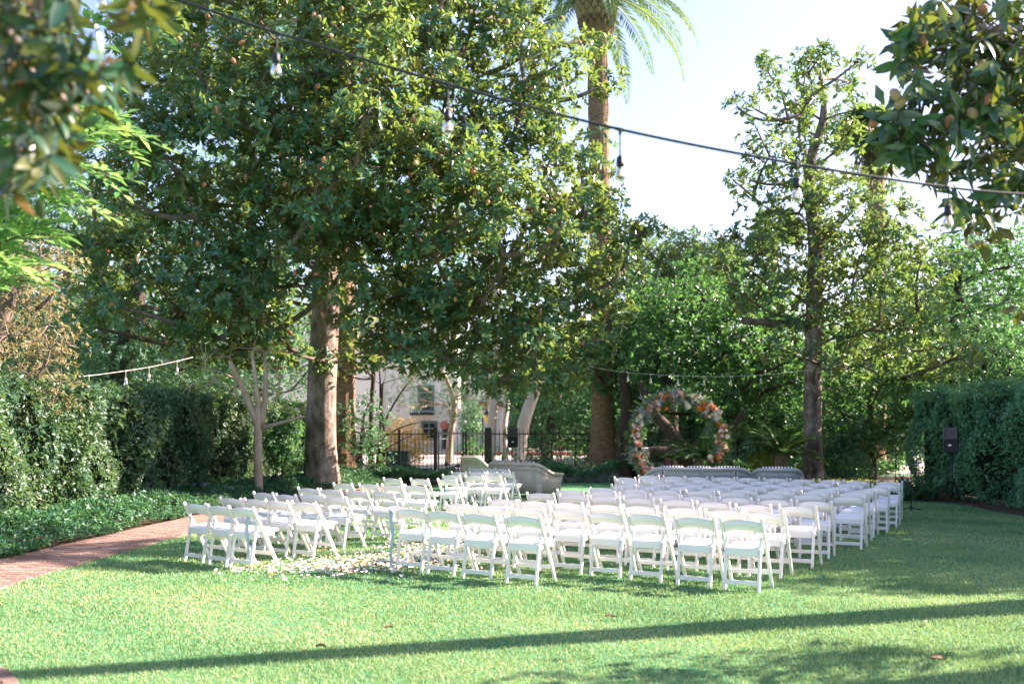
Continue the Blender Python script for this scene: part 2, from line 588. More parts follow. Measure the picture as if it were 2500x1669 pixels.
def spline(pts, n=24):
    P = np.asarray(pts, float)
    t = np.linspace(0, len(P) - 1, n)
    out = []
    for x in t:
        i = min(int(x), len(P) - 2)
        f = x - i
        a, b, c, d = P[max(i - 1, 0)], P[i], P[i + 1], P[min(i + 2, len(P) - 1)]
        out.append(.5 * ((2 * b) + (c - a) * f + (2 * a - 5 * b + 4 * c - d) * f * f + (3 * b - a - 3 * c + d) * f ** 3))
    return np.array(out)


# ------------------------------------------------------------------ leaves
def leaf_geo(B, D, U, L, Wd, fold=0.14, droop=0.12, hexa=False):
    """N folded leaves: base, two mid edge points, tip"""
    n = len(B)
    D = unit(D)
    U = unit(U - D * np.sum(U * D, 1, keepdims=True))
    X = np.cross(D, U)
    L = np.broadcast_to(L, n)[:, None]
    Wd = np.broadcast_to(Wd, n)[:, None]
    mid = B + D * L * .5
    if hexa:
        V = np.empty((n, 6, 3))
        V[:, 0] = B
        V[:, 1] = B + D * L * .30 + X * Wd * .45 + U * Wd * fold
        V[:, 2] = B + D * L * .70 + X * Wd * .42 + U * (Wd * fold - L * droop * .4)
        V[:, 3] = B + D * L - U * L * droop
        V[:, 4] = B + D * L * .70 - X * Wd * .42 + U * (Wd * fold - L * droop * .4)
        V[:, 5] = B + D * L * .30 - X * Wd * .45 + U * Wd * fold
        i = np.arange(n)[:, None] * 6
        return V.reshape(-1, 3), np.concatenate([i + np.array([[0, 1, 2, 3]]), i + np.array([[0, 3, 4, 5]])], 1).reshape(-1, 4)
    V = np.empty((n, 4, 3))
    V[:, 0] = B
    V[:, 1] = mid + X * Wd * .5 + U * Wd * fold
    V[:, 2] = B + D * L - U * L * droop
    V[:, 3] = mid - X * Wd * .5 + U * Wd * fold
    i = np.arange(n)[:, None] * 4
    F = np.concatenate([i + np.array([[0, 1, 2]]), i + np.array([[0, 2, 3]])], 1).reshape(-1, 3)
    return V.reshape(-1, 3), F


def whorls(C, A, k, L, Wd, r, th=(30, 88), jit=0.2, hexa=False):
    """k leaves round every twig tip C with axis A"""
    m = len(C)
    C = np.repeat(C, k, 0)
    A = unit(np.repeat(A, k, 0))
    ph = np.tile(np.arange(k) * 2.399, m) + np.repeat(r.uniform(0, 6.28, m), k) + r.normal(0, .25, m * k)
    t = np.radians(r.uniform(th[0], th[1], m * k))
    u = unit(np.cross(A, np.array([.31, .22, .92])))
    v = np.cross(A, u)
    D = np.cos(t)[:, None] * A + np.sin(t)[:, None] * (np.cos(ph)[:, None] * u + np.sin(ph)[:, None] * v)
    D[:, 2] -= 0.12
    U = A + r.normal(0, jit, (m * k, 3))
    LL = L * r.uniform(.65, 1.15, m * k)
    B = C + D * (L * .08) - A * (r.uniform(0, L * .55, m * k)[:, None])
    V, F = leaf_geo(B, D, U, LL, LL * Wd / L * r.uniform(.85, 1.15, m * k), hexa=hexa)
    return V, F, m * k


def tints(n, r, per=4, base=None, spread=0.5):
    t = r.random(n) if base is None else np.clip(base + r.normal(0, spread * .5, n), 0, 1)
    return np.repeat(t, per)


def sample_lobes(ells, n, rr, mind, r, shell=0.55, reject=None):
    vol = np.array([e[3] * e[4] * e[5] for e in ells])
    p = vol / vol.sum()
    out = []
    tries = 0
    while len(out) < n and tries < n * 120:
        tries += 1
        e = ells[r.choice(len(ells), p=p)]
        d = rand_dirs(1, r)[0]
        q = r.random() ** (1 / 3)
        if q < shell and r.random() < 0.7:
            continue
        c = np.array(e[:3]) + d * q * np.array(e[3:])
        if reject is not None and reject(c):
            continue
        if any(np.sum((c - o[0]) ** 2) < mind ** 2 for o in out):
            continue
        out.append((c, r.uniform(*rr)))
    return out


def grow_branches(trunk_nodes, lobes, r, rbase=0.02):
    """connect every lobe to the nearest suitable point of what has already grown; returns limb paths with radii"""
    nodes = [np.array(p) for p in trunk_nodes]
    root = np.array(trunk_nodes[0])
    limbs = []
    order = sorted(range(len(lobes)), key=lambda i: min(np.linalg.norm(lobes[i][0] - p) for p in nodes))
    for i in order:
        c = lobes[i][0]
        A = np.array(nodes)
        LL_ = np.linalg.norm(A - c, axis=1)
        outw = unit((c - root) * (1, 1, 0)) * .8 + np.array([0, 0, .6])
        cosv = ((c - A) @ outw) / np.maximum(LL_, .01)
        dist = LL_ * (1 + .9 * np.maximum(0, .75 - cosv)) + np.maximum(0, A[:, 2] - c[2] + .3) * 1.2
        j = int(np.argmin(dist))
        p0 = A[j]
        L = np.linalg.norm(c - p0)
        mid = (p0 + c) / 2 + r.normal(0, .12 * L, 3) - np.array([0, 0, .08 * L])
        path = bez(p0, mid, c, 7)
        r0 = rbase * (0.7 + 0.55 * L)
        limbs.append((path, np.linspace(r0, r0 * .45, 7)))
        for q in path[2:]:
            nodes.append(q)
    return limbs


def crown_leaves(lobes, per, k, L, Wd, r, th=(30, 88), up=0.5, inner=.5, hexa=False):
    C, A, T = [], [], []
    for c, rad in lobes:
        m = max(3, int(per * rad * rad))
        d = rand_dirs(m, r)
        q = r.uniform(inner, 1.05, m)[:, None]
        C.append(c + d * q * rad * np.array([1.15, 1.15, .85]))
        A.append(unit(d + np.array([0, 0, up]) + r.normal(0, .3, (m, 3))))
        T.append(np.full(m * k, r.random()))
    C, A, T = np.concatenate(C), np.concatenate(A), np.concatenate(T)
    V, F, n = whorls(C, A, k, L, Wd, r, th, hexa=hexa)
    return V, F, n, C, A, T


def tree(name, label, base, trunk, trad, lobes, leaf, mat, bark, seed, cat='tree', group=None, twig_mat=None,
         start=.45, rbase=.02, limb_parts=14, lump=.06, seg=12, sep=None, th=(30, 88), inner=.5, up=.5, extra_limbs=(), hexa=False, limb_mat=None):
    """thing > trunk, limb..., twigs, crown"""
    r = np.random.default_rng(seed)
    t = thing(name, label, cat, base, 0, group)
    tp = spline(trunk, 26)
    tr = np.interp(np.linspace(0, 1, 26), np.linspace(0, 1, len(trad)), trad)
    part('trunk', tube(tp, tr, seg, True, lump, seed), bark, t, True)
    k0 = int(26 * start)
    limbs = grow_branches(list(tp[k0:]), lobes, r, rbase)
    limbs = [(p, q) for p, q in extra_limbs] + sorted(limbs, key=lambda x: -x[1][0])
    for p, q in limbs[:limb_parts]:
        part('limb', tube(p, q, 7, True, lump, seed), limb_mat or bark, t, True)
    rest = [tube(p, q, 4, False) for p, q in limbs[limb_parts:]]
    per, kk, L, Wd = leaf
    V, F, n, C, A, T = crown_leaves(lobes, per, kk, L, Wd, r, th, up, inner, hexa)
    # twigs inside the lobes
    for c, rad in lobes:
        for d in rand_dirs(5, r):
            e = c + d * rad * .85
            rest.append(tube(bez(c, (c + e) / 2 + r.normal(0, .1 * rad, 3), e, 4), [.016 * rad + .008, .01, .008, .005], 3, False))
    if rest:
        stuff(part('twigs', join(rest), twig_mat or limb_mat or bark, t))
    tint = np.repeat(np.clip(.35 * T + .65 * r.random(n), 0, 1), 6 if hexa else 4)
    stuff(part('crown', (V, F), mat, t, False, tint))
    return t, C, A


def leaf_patch(name, pts, axes, k, L, Wd, mat, seed, parent=None, th=(25, 80), base=None):
    r = np.random.default_rng(seed)
    V, F, n = whorls(np.asarray(pts), np.asarray(axes), k, L, Wd, r, th)
    tb = r.random(len(pts)) if base is None else base
    tint = np.repeat(np.clip(np.repeat(tb, k) * .6 + .4 * r.random(n), 0, 1), 4)
    return part(name, (V, F), mat, parent, False, tint)


# ------------------------------------------------------------------ the ground
def sheet(name, poly, z, mat, kind='structure', parent=None):
    V = [(x, y, z) for x, y in poly]
    return tag(part(name, (V, [tuple(range(len(V)))]), mat, parent), kind=kind)


def ribbon_sheet(name, left, right, z, mat):
    L_, R_ = np.asarray(left), np.asarray(right)
    n = len(L_)
    V = [(x, y, z) for x, y in L_] + [(x, y, z) for x, y in R_]
    F = [(i, n + i, n + i + 1, i + 1) for i in range(n - 1)]
    return tag(part(name, (V, F), mat), kind='structure')


sheet('lawn', [(-700, -200), (700, -200), (700, 1500), (-700, 1500)], 0.0, M['turf'])

PY = [3.0, 5.0, 6.6, 7.1, 8.5, 10.2, 11.65, 15.5, 20, 25, 28, 30, 33, 37]
PX = [-0.6, -2.3, -3.3, -3.85, -4.85, -5.26, -5.32, -5.17, -4.9, -4.3, -3.6, -2.75, -1.5, -1.1]
edge_pts = spline([(x, y) for x, y in zip(PX, PY)], 180)
tg = unit(np.gradient(edge_pts, axis=0))
nl = np.stack([-tg[:, 1], tg[:, 0]], 1)
PATH_W = 1.22
far_edge = edge_pts + nl * PATH_W
path = ribbon_sheet('brick_path', far_edge, edge_pts, 0.006, M['mortar'])


def lawn_edge_x(y):
    return np.interp(y, edge_pts[:, 1], edge_pts[:, 0])


# bricks of the path, laid in running bond across the walk
seglen = np.concatenate([[0], np.cumsum(np.linalg.norm(np.diff(edge_pts, axis=0), axis=1))])
bricks = []
s, row = 0.05, 0
while s < seglen[-1] - .1:
    e = np.array([np.interp(s, seglen, edge_pts[:, i]) for i in (0, 1)])
    t2 = np.array([np.interp(s, seglen, tg[:, i]) for i in (0, 1)])
    n2 = np.array([-t2[1], t2[0]])
    off = 0.0 if row % 2 else 0.1
    x = 0.004 - (0.1 if row % 2 else 0.0)
    while x < PATH_W - .02:
        a, b_ = max(x, 0.0), min(x + .2, PATH_W)
        if b_ - a > .05:
            bricks.append((e + n2 * (a + b_) / 2, b_ - a, math.atan2(n2[1], n2[0])))
        x += .203
    s += .104
    row += 1
inview = [b_ for b_ in bricks if abs(b_[0][0]) / b_[0][1] < .518 and b_[0][1] > 6.3]
inview.sort(key=lambda b_: b_[0][1])
near = set(id(b_) for b_ in inview[:300])
br_mesh = {}
rest = []
for b_ in bricks:
    c, ln, a = b_
    zt = rng.uniform(-.002, .003)
    if id(b_) in near:
        key = (round(ln, 2), int(rng.integers(3)))
        if key not in br_mesh:
            br_mesh[key] = mk_mesh('brick', *chamfer_box((0, 0, 0), (ln - .008, .094, .03), .006), BR[key[1]])
        link('brick', br_mesh[key], path, (c[0], c[1], .006 + zt), (rng.normal(0, .012), rng.normal(0, .006), a + rng.normal(0, .015)))
    else:
        v, f = box((c[0], c[1], .006 + zt), (ln - .008, .094, .03), a)
        rest.append((v, f))
stuff(part('bricks', join(rest), BR[1], path))

# planting beds, the road behind the fence
bedL = far_edge + nl * 3.4
ribbon_sheet('planting_bed', bedL[20:], far_edge[20:], 0.004, M['soil'])
rb = spline([(10.4, 8), (10.15, 14), (10.0, 20), (10.2, 22.6), (9.6, 24.4), (8.4, 25.0), (7.2, 26.4), (6, 27.4), (4.2, 30.5), (3.0, 33.2), (0.5, 34.5)], 60)
ro = np.stack([rb[:, 0] + 12, rb[:, 1] + 4], 1)
V = [(x, y, .004) for x, y in rb] + [(x, y, .004) for x, y in [(.5, 37.8), (24, 37.8), (24, 6)]]
tag(part('planting_bed', (V, [tuple(range(len(V)))]), M['soil']), kind='structure')
V, F = [], []
for i, (y, z) in enumerate([(38.6, .02), (44, .08), (58, .5), (70, .6)]):
    V += [(-60, y, z), (60, y, z)]
    if i:
        F.append((2 * i - 2, 2 * i - 1, 2 * i + 1, 2 * i))
tag(part('road', (V, F), M['road']), kind='structure')
tag(part('kerb', join([box((-1.5 + i * 3.0, 55.4 - .35 * i, .50), (2.98, .25, .2), -.12) for i in range(7)]), M['kerb_red']), kind='structure')
tag(part('pavement', join([box((-8, 58.6, .5), (40, 5, .24))]), M['road']), kind='structure')

# grass blades over the part of the lawn the camera can see
gr = np.random.default_rng(3)
n = 330000
y0, y1 = 6.1, 26.0
Y = y0 * (y1 / y0) ** gr.random(n)
X = gr.uniform(-1, 1, n) * (Y * .52 + .3)
keep = (X > lawn_edge_x(Y) + .01 + gr.normal(0, .02, n)) & (X < 9.8)
X, Y = X[keep], Y[keep]
n = len(X)
kx = gr.normal(0, 1.6, (9, 2))
kp = gr.uniform(0, 6.28, 9)
pat = sum(np.sin(X * a_ + Y * b_ + c_) for (a_, b_), c_ in zip(kx, kp)) / 4.5
cl = np.sin(X * 1.7 + 1.3 * np.sin(Y * .9)) * np.cos(Y * 1.3 + np.sin(X * 2.1)) * .5 + .5
h = gr.uniform(.012, .034, n) * (.85 + .3 * cl - .25 * pat) * (Y / 9) ** .25
az = gr.uniform(0, 6.28, n)
lean = gr.uniform(.1, 1.0, n)
w = .0034 * (Y / 6.5) ** .9 * gr.uniform(.8, 1.5, n)
px_, py_ = np.cos(az), np.sin(az)
fa = gr.uniform(0, 6.28, n)
V = np.zeros((n, 3, 3))
V[:, 0] = np.stack([X - np.cos(fa) * w, Y - np.sin(fa) * w, np.zeros(n)], 1)
V[:, 1] = np.stack([X + np.cos(fa) * w, Y + np.sin(fa) * w, np.zeros(n)], 1)
V[:, 2] = np.stack([X + px_ * h * lean, Y + py_ * h * lean, h], 1)
tint = np.clip(.22 * cl + .30 * pat + gr.normal(0.40, .24, n), 0, 1)
tag(part('grass', (V.reshape(-1, 3), np.arange(n * 3).reshape(-1, 3)), M['blade'], None, False, np.repeat(tint, 3)),
    'short mown green grass covering the lawn around the chairs', 'grass', kind='stuff')


# ------------------------------------------------------------------ folding chairs
def chair_meshes():
    P = {}
    hw = .215
    P['leg_l'] = beam((-hw, .205, 0), (-hw, -.20, .752), .030, .046)
    P['leg_r'] = beam((hw, .205, 0), (hw, -.20, .752), .030, .046)
    P['rear_l'] = beam((-.178, -.205, 0), (-.178, -.100, .56), .030, .040)
    P['rear_r'] = beam((.178, -.205, 0), (.178, -.100, .56), .030, .040)
    # arched and bowed back panel
    nx = 13
    V, F = [], []
    tdir = np.array([0, -.20 - .205, .752])
    tdir /= np.linalg.norm(tdir)
    for i in range(nx):
        u = -1 + 2 * i / (nx - 1)
        x = u * (hw - .012)
        a = 1 - u * u
        bow = -.028 * a
        for z, yy in ((.590 + .032 * a, -.008), (.590 + .032 * a, .008), (.712 + .028 * a, .008), (.712 + .028 * a, -.008)):
            yb = .205 + (-.405) * z / .752
            V.append((x, yb + yy + bow, z))
    for i in range(nx - 1):
        for j in range(4):
            k = (j + 1) % 4
            F.append((i * 4 + j, i * 4 + k, i * 4 + 4 + k, i * 4 + 4 + j))
    F += [(3, 2, 1, 0), tuple((nx - 1) * 4 + j for j in range(4))]
    P['back'] = (np.array(V), F)
    # seat board: wedge that rises to the front, with a pad let in
    v, f = chamfer_box((0, .04, 0), (.385, .40, .034), .012)
    v[:, 2] += .428 + (v[:, 1] + .16) * .055
    P['seat'] = (v, f)
    v, f = chamfer_box((0, .045, 0), (.345, .345, .022), .010)
    v[:, 2] += .446 + (v[:, 1] + .16) * .055
    P['pad'] = (v, f)
    P['apron'] = join([beam((-.163, -.155, .392), (.163, -.155, .392), .018, .062, (0, 1, 0), .004),
                       beam((-.192, -.13, .405), (-.192, .16, .415), .014, .045, (1, 0, 0), .004),
                       beam((.192, -.13, .405), (.192, .16, .415), .014, .045, (1, 0, 0), .004)])
    P['rung_b'] = beam((-.164, -.190, .092), (.164, -.190, .092), .018, .046, (0, 1, 0), .003)
    P['rung_f'] = beam((-.201, .112, .172), (.201, .112, .172), .018, .044, (0, 1, 0), .003)
    return P


CP = chair_meshes()
CM = {k: mk_mesh('chair_' + k, v, f, M['pad'] if k == 'pad' else M['chair'], k == 'back') for k, (v, f) in CP.items()}
CN = {'leg_l': 'leg', 'leg_r': 'leg', 'rear_l': 'leg', 'rear_r': 'leg', 'back': 'backrest', 'seat': 'seat', 'pad': 'seat_pad', 'apron': 'seat_apron', 'rung_b': 'rung', 'rung_f': 'rung'}
ORD = ['zeroth', 'first', 'second', 'third', 'fourth', 'fifth', 'sixth', 'seventh', 'eighth', 'ninth', 'tenth', 'eleventh']


def chair(x, y, face, label, group):
    t = thing('folding_chair', label, 'chair', (x, y, -.004 - .008 * cr.random()), -face, group)
    t.rotation_euler = (cr.normal(0, .008), cr.normal(0, .008), -face)
    for k, me in CM.items():
        p = link(CN[k], me, t)
        if k == 'pad':
            p.parent = t
    return t


def top_at(px, py):
    d = (EYE - .75) * FOC / (py - 1058)
    return np.array([(px - 1250) / FOC * d, d])


ROWS = [((994, 1237), (1267, 1254.5), 4), ((1118, 1225), (1810, 1263), 8), ((1224, 1214), (1868, 1247), 8), ((1320, 1200), (1949.5, 1233), 8),
        ((1391, 1193), (1988, 1221), 8), ((1474, 1187.5), (2070, 1209), 8), ((1517, 1181), (2081, 1200), 8), ((1548, 1175), (2100, 1193), 8),
        ((1530, 1169), (2134, 1187.5), 9), ((1521, 1163), (2163, 1180.5), 10), ((1583, 1158), (2173, 1172.5), 10)]
cr = np.random.default_rng(21)
for ri, (a, b, n) in enumerate(ROWS):
    A, B = top_at(*a), top_at(*b)
    for i in range(n):
        f = i / (n - 1)
        p = A * (1 - f) + B * f
        face = R(30 - 9 * (ri / 10) + cr.normal(0, 1.6))
        # the back's top sits 0.2 m behind the chair's middle
        p = p + .2 * np.array([math.sin(face), math.cos(face)]) + cr.normal(0, .018, 2)
        row = 'rearmost row' if ri == 0 else ORD[ri + 1] + ' row from back'
        chair(p[0], p[1], face, 'white folding chair, %s from petal aisle in %s of larger block' % (ORD[i + 1], row), 'folding chairs of the larger block')
LROWS = [[(473, 1226), (531, 1230), (587, 1234)], [(560, 1211), (622, 1214), (675, 1217.5), (740, 1221)], [(641, 1199), (697, 1202.5), (758, 1205), (816, 1208)],
         [(749, 1188), (806, 1191), (869, 1194), (930, 1196.5)], [(836, 1177), (897, 1178.5), (955, 1180), (1011, 1182)], [(955, 1165), (1022, 1166), (1090, 1167)],
         [(1100, 1157), (1155, 1158.5), (1200, 1159)], [(1120, 1149), (1164, 1149.5), (1207, 1150), (1232, 1150.5)], [(1160, 1141.5), (1192, 1142), (1224, 1143)]]
for ri, rw in enumerate(LROWS):
    for i, q in enumerate(rw):
        p = top_at(*q)
        face = R((37, 36, 36, 35, 35, 34, 32, 34, 42)[ri] + cr.normal(0, 1.5))
        p = p + .2 * np.array([math.sin(face), math.cos(face)])
        row = 'rearmost row' if ri == 0 else ORD[ri + 1] + ' row from back'
        chair(p[0], p[1], face, 'white folding chair, %s from petal aisle in %s beside brick path' % (ORD[len(rw) - i], row), 'folding chairs of the smaller block')

# pale blue ribbon tied to the two rear aisle chairs and slung across the aisle
pa = np.append(top_at(606, 1234), .70)
pb = np.append(top_at(957, 1237), .70)


def ribbon_tail(p, length, seed):
    r = np.random.default_rng(seed)
    V, F = [], []
    n = 14
    for i in range(n):
        f = i / (n - 1)
        z = p[2] + .03 - length * f
        wv = .012 * math.sin(f * 9 + seed)
        wd = .021 * (1 - .2 * f)
        V += [(p[0] - wd + wv, p[1] - .03 - .01 * f, z), (p[0] + wd + wv, p[1] - .035 + .012 * math.sin(f * 7), z)]
        V += [(p[0] - wd + wv, p[1] - .027 - .01 * f, z), (p[0] + wd + wv, p[1] - .032 + .012 * math.sin(f * 7), z)]
        if i:
            k = 4 * i
            F += [(k - 4, k - 3, k + 1, k), (k - 2, k + 2, k + 3, k - 1)]
    return np.array(V), F


t = thing('ribbon', 'pale blue ribbon slung across the petal aisle between two rear chairs', 'ribbon', (pa[0], pa[1], 0))
sag = bez(pa, (pa + pb) / 2 - np.array([0, 0, .16]), pb, 16)
part('swag', tube(sag, .006, 5), M['ribbon'], t, True)
for p, ln, sd_ in ((pa, .66, 1), (pb, .70, 4)):
    part('knot', tube([p + (-.03, -.03, .02), p + (0, -.045, 0), p + (.03, -.02, -.02)], [.012, .026, .014], 7), M['ribbon'], t, True)
    part('tail', ribbon_tail(p, ln, sd_), M['ribbon'], t, True)

# ------------------------------------------------------------------ petals down the aisle
def petal_mesh(mat, k):
    r = np.random.default_rng(k)
    V = [(0, 0, .012)]
    for i in range(7):
        a = i * 2 * math.pi / 7
        q = 1 + r.normal(0, .12)
        V.append((math.cos(a) * .034 * q, math.sin(a) * .027 * q, .012 + .014 * r.random() + .010 * math.cos(2 * a)))
    return mk_mesh('petal', V, [(0, i, i % 7 + 1) for i in range(1, 8)], mat, True)


PM = [petal_mesh(m_, i) for i, m_ in enumerate([M['petal_white'], M['petal_white'], M['petal_white'], M['petal_white'], M['petal_peach'], M['petal_orange']])]
pr = np.random.default_rng(5)
aisle = spline([gnd(760, 1392)[:2], gnd(980, 1370)[:2], gnd(1090, 1330)[:2], gnd(1170, 1290)[:2], gnd(1290, 1250)[:2]], 60)
pet = []
while len(pet) < 2600:
    f = pr.random() ** 1.15
    c = aisle[int(f * 59)]
    q = c + pr.normal(0, 1, 2) * np.array([.48, .42]) * (1 - .2 * f)
    pet.append(q)
# little heap beside the nearest end of the aisle
for i in range(16):
    pet.append(gnd(850, 1398)[:2] + pr.normal(0, .10, 2))
pet = np.array(pet)
pet = pet[np.argsort(pet[:, 1])]
pv, pf, rest = 0, 0, {0: [], 1: [], 2: []}
for i, q in enumerate(pet):
    k = int(pr.choice(6, p=[.2, .2, .2, .18, .14, .08]))
    rz, sc = pr.uniform(0, 6.28), pr.uniform(.5, 1.05)
    z = .018 + .012 * pr.random()
    if i < 300:
        o = link('petal', PM[k], None, (q[0], q[1], z), (pr.normal(0, .25), pr.normal(0, .25), rz), (sc, sc, sc))
        tag(o, 'loose rose petal lying on the grass of the petal strewn aisle', 'petal', 'rose petals strewn along the aisle')
    else:
        v = np.array([x.co for x in PM[k].vertices]) * sc
        cs, sn = math.cos(rz), math.sin(rz)
        v = v @ np.array([[cs, sn, 0], [-sn, cs, 0], [0, 0, 1]]) + np.array([q[0], q[1], z])
        rest[0 if k < 4 else k - 3].append((v, [(0, a, a % 7 + 1) for a in range(1, 8)]))
for k, m_, wd in ((0, 'petal_white', 'white'), (1, 'petal_peach', 'peach'), (2, 'petal_orange', 'orange')):
    tag(part('petals', join(rest[k]), M[m_], None, True), 'dense scatter of %s rose petals further along the grass aisle' % wd, 'petals', kind='stuff')


# ------------------------------------------------------------------ fallen leaves on the lawn
def fallen_leaf(px, py, rz, L, label):
    g = gnd(px, py)
    V, F = [], []
    n = 7
    for i in range(n):
        f = i / (n - 1)
        L_ = L
        wd = .22 * L * math.sin(math.pi * min(1, f * .93 + .05)) ** .8
        z = .034 + .012 * math.sin(f * 3)
        V += [(f * L, -wd, z + .016), (f * L, 0, z - .004), (f * L, wd, z + .010)]
        if i:
            k = 3 * i
            F += [(k - 3, k - 2, k + 1, k), (k - 2, k - 1, k + 2, k + 1)]
    o = link('fallen_leaf', mk_mesh('fallen_leaf', V, F, M['dead_leaf'], True), None, tuple(g), (.42, .1, rz * .4))
    tag(o, label, 'leaf')


fallen_leaf(2268, 1616, .1, .11, 'large dry brown leaf on the lawn in a patch of tree shade')
fallen_leaf(1475, 1512, .4, .085, 'dry brown leaf on the sunlit lawn behind the rearmost chairs')
fallen_leaf(2255, 1530, 2.5, .09, 'small reddish leaf between two bands of shadow on the lawn')
fallen_leaf(936, 1540, 1.2, .07, 'tiny orange leaf lying alone on bright grass')
fallen_leaf(770, 1586, .2, .075, 'dark curled leaf at the edge of the long shadow band')
fallen_leaf(590, 1362, .3, .22, 'orange leaf under a rear chair beside the ribbon tail')
fallen_leaf(2355, 1237, .3, .2, 'orange leaf on shaded grass below the tall hedge')


# ------------------------------------------------------------------ trees
def mag_reject(c):
    # keep the big trunk in the open below the crown
    x = 1250 + c[0] / c[1] * FOC
    y = 1058 - (c[2] - EYE) / c[1] * FOC
    if c[1] < 28.6 and 690 < x < 850 and y > 690:
        return True
    if y > 930 - 60 * (x < 1050):
        return True
    if 1160 < x < 1230 and 560 < y < 640:
        return True
    return c[2] < 3.0


TX = at(787, 1058, 28)[0]
r1 = np.random.default_rng(101)
lob = sample_lobes([(-4.7, 28, 9.6, 5.9, 5.4, 7.0), (-.9, 27, 6.3, 3.3, 4.2, 3.2), (-9.6, 28, 7.2, 3.0, 4.4, 3.6)],
                   46, (.6, 1.0), 1.3, r1, .55, mag_reject)
for p, rr in [(at(1585, 555, 27.5), .5), (at(1540, 560, 27.5), .7), (at(1470, 200, 27), .6), (at(1450, 110, 27), .6), (at(1400, 900, 25.5), .7), (at(1300, 915, 25), .8), (at(1180, 900, 25), .8),
              (at(1445, 840, 26), .7), (at(1230, 930, 24.5), .5), (at(790, 880, 27), .35), (at(700, 860, 26), .6), (at(600, 850, 26), .7), (at(1520, 660, 27), .6), (at(1500, 760, 27), .6)]:
    lob.append((p, rr))
CROWN = [(330, -80), (1275, -80), (1310, 60), (1370, 120), (1390, 260), (1420, 330), (1490, 450), (1530, 560), (1520, 680), (1480, 800), (1420, 890), (1380, 930), (1200, 925), (1090, 890), (1000, 860), (890, 865), (862, 705), (702, 700), (680, 870), (560, 880), (420, 850), (280, 830), (180, 760), (165, 600), (230, 450), (240, 300), (300, 100)]


def inside(x, y, poly):
    c = False
    for i in range(len(poly)):
        (x0, y0), (x1, y1) = poly[i - 1], poly[i]
        if (y0 > y) != (y1 > y) and x < (x1 - x0) * (y - y0) / (y1 - y0) + x0:
            c = not c
    return c


# outer shell of leaf masses on the garden side of the crown
for gy in range(-60, 940, 66):
    for gx in range(160, 1560, 66):
        x_, y_ = gx + r1.normal(0, 20) + (33 if (gy // 66) % 2 else 0), gy + r1.normal(0, 20)
        if inside(x_, y_, CROWN) and r1.random() < .93:
            q = 1 - ((x_ - 830) / 730) ** 2 - ((y_ - 420) / 560) ** 2
            lob.append((at(x_, y_, 28 - 4.6 * math.sqrt(max(0, q)) + r1.normal(0, 1.1)), r1.uniform(.5, .9)))
for i in range(16):
    lob.append((at(r1.uniform(700, 880), r1.uniform(430, 620), r1.uniform(25.2, 27.2)), r1.uniform(.55, .8)))
mag, MC, MA = tree('magnolia_tree', 'huge magnolia with broad dark glossy crown and orange seed cones', (TX, 28, 0),
                   [(TX, 28, 0), (TX - .03, 28, 1.2), (TX, 28, 3.2), (TX + .1, 28, 5.4), (TX + .2, 28.1, 8), (TX + .6, 28.2, 11), (TX + .8, 28.2, 14)],
                   [.58, .45, .405, .395, .33, .2, .13, .05], lob, (76, 8, .205, .088), M['magnolia'], M['bark'], 31, start=.34, rbase=.045, limb_parts=46, lump=.05, seg=18, th=(30, 95), hexa=True, limb_mat=M['bark_limb'])
# seed cones of the big magnolia
cone = [mk_mesh('seed_cone', *lathe([(.012, -.06), (.034, -.045), (.045, -.01), (.04, .03), (.022, .055), (.004, .062)], 8), m_, True) for m_ in (M['pod_red'], M['pod_tan'])]
cz = np.array([-4.4, 28, 8.5])
front = [i for i in range(len(MC)) if MC[i, 1] < 25.6 and MA[i, 1] < .1]
for i in r1.choice(front, 170, replace=False):
    p = MC[i] + unit(MA[i] + (0, -.7, 0)) * .15 - world_base(mag)
    link('seed_cone', cone[int(r1.random() < .42)], mag, p, tuple(r1.normal(0, .7, 3)), (1.15, 1.15, 1.3))

# second magnolia, open crown, on the right
T2 = at(1986, 1058, 28)[0]
r2 = np.random.default_rng(55)


def to3(px, py, d):
    return at(px, py, d)


spec = [(1900, 200, .6), (1870, 160, .45), (1985, 150, .55), (2010, 130, .4), (1955, 240, .6), (1925, 300, .6), (2000, 330, .5), (2075, 200, .5), (2095, 150, .4), (2090, 270, .6), (2060, 330, .6),
        (1820, 250, .4), (1850, 320, .45), (1800, 260, .35), (1880, 380, .6), (1830, 440, .5), (1790, 440, .35), (1930, 420, .7), (2010, 420, .7), (1860, 500, .6), (1950, 520, .8), (2060, 480, .8),
        (2140, 520, .9), (2200, 560, .9), (2110, 600, .9), (2010, 600, .8), (1900, 600, .8), (1850, 580, .6), (1810, 640, .7), (1760, 640, .5), (1880, 700, .8), (1820, 720, .6), (2080, 700, 1.0), (2170, 680, 1.0), (2250, 640, .8),
        (2150, 790, 1.0), (2240, 760, .9), (2060, 800, .9), (2300, 850, .7), (2340, 870, .5), (2200, 860, .9), (2110, 880, .9), (2280, 900, .6), (2380, 860, .4), (1940, 780, .6), (2250, 930, .5), (2180, 930, .5), (2020, 740, .7), (2020, 870, .5),
        (1900, 850, .5), (1930, 660, .5), (1780, 560, .3), (2130, 440, .6), (2170, 620, .8), (1965, 340, .5), (1975, 460, .5), (1990, 560, .6), (1960, 690, .5), (2040, 660, .7), (1985, 230, .4)]
lob2 = [(to3(x, y, 28 + r2.uniform(-2.4, 1.6)), rr * 1.08) for x, y, rr in spec] + [(to3(1985 + r2.normal(0, 18), y, 27.0), .5) for y in range(180, 800, 95)]
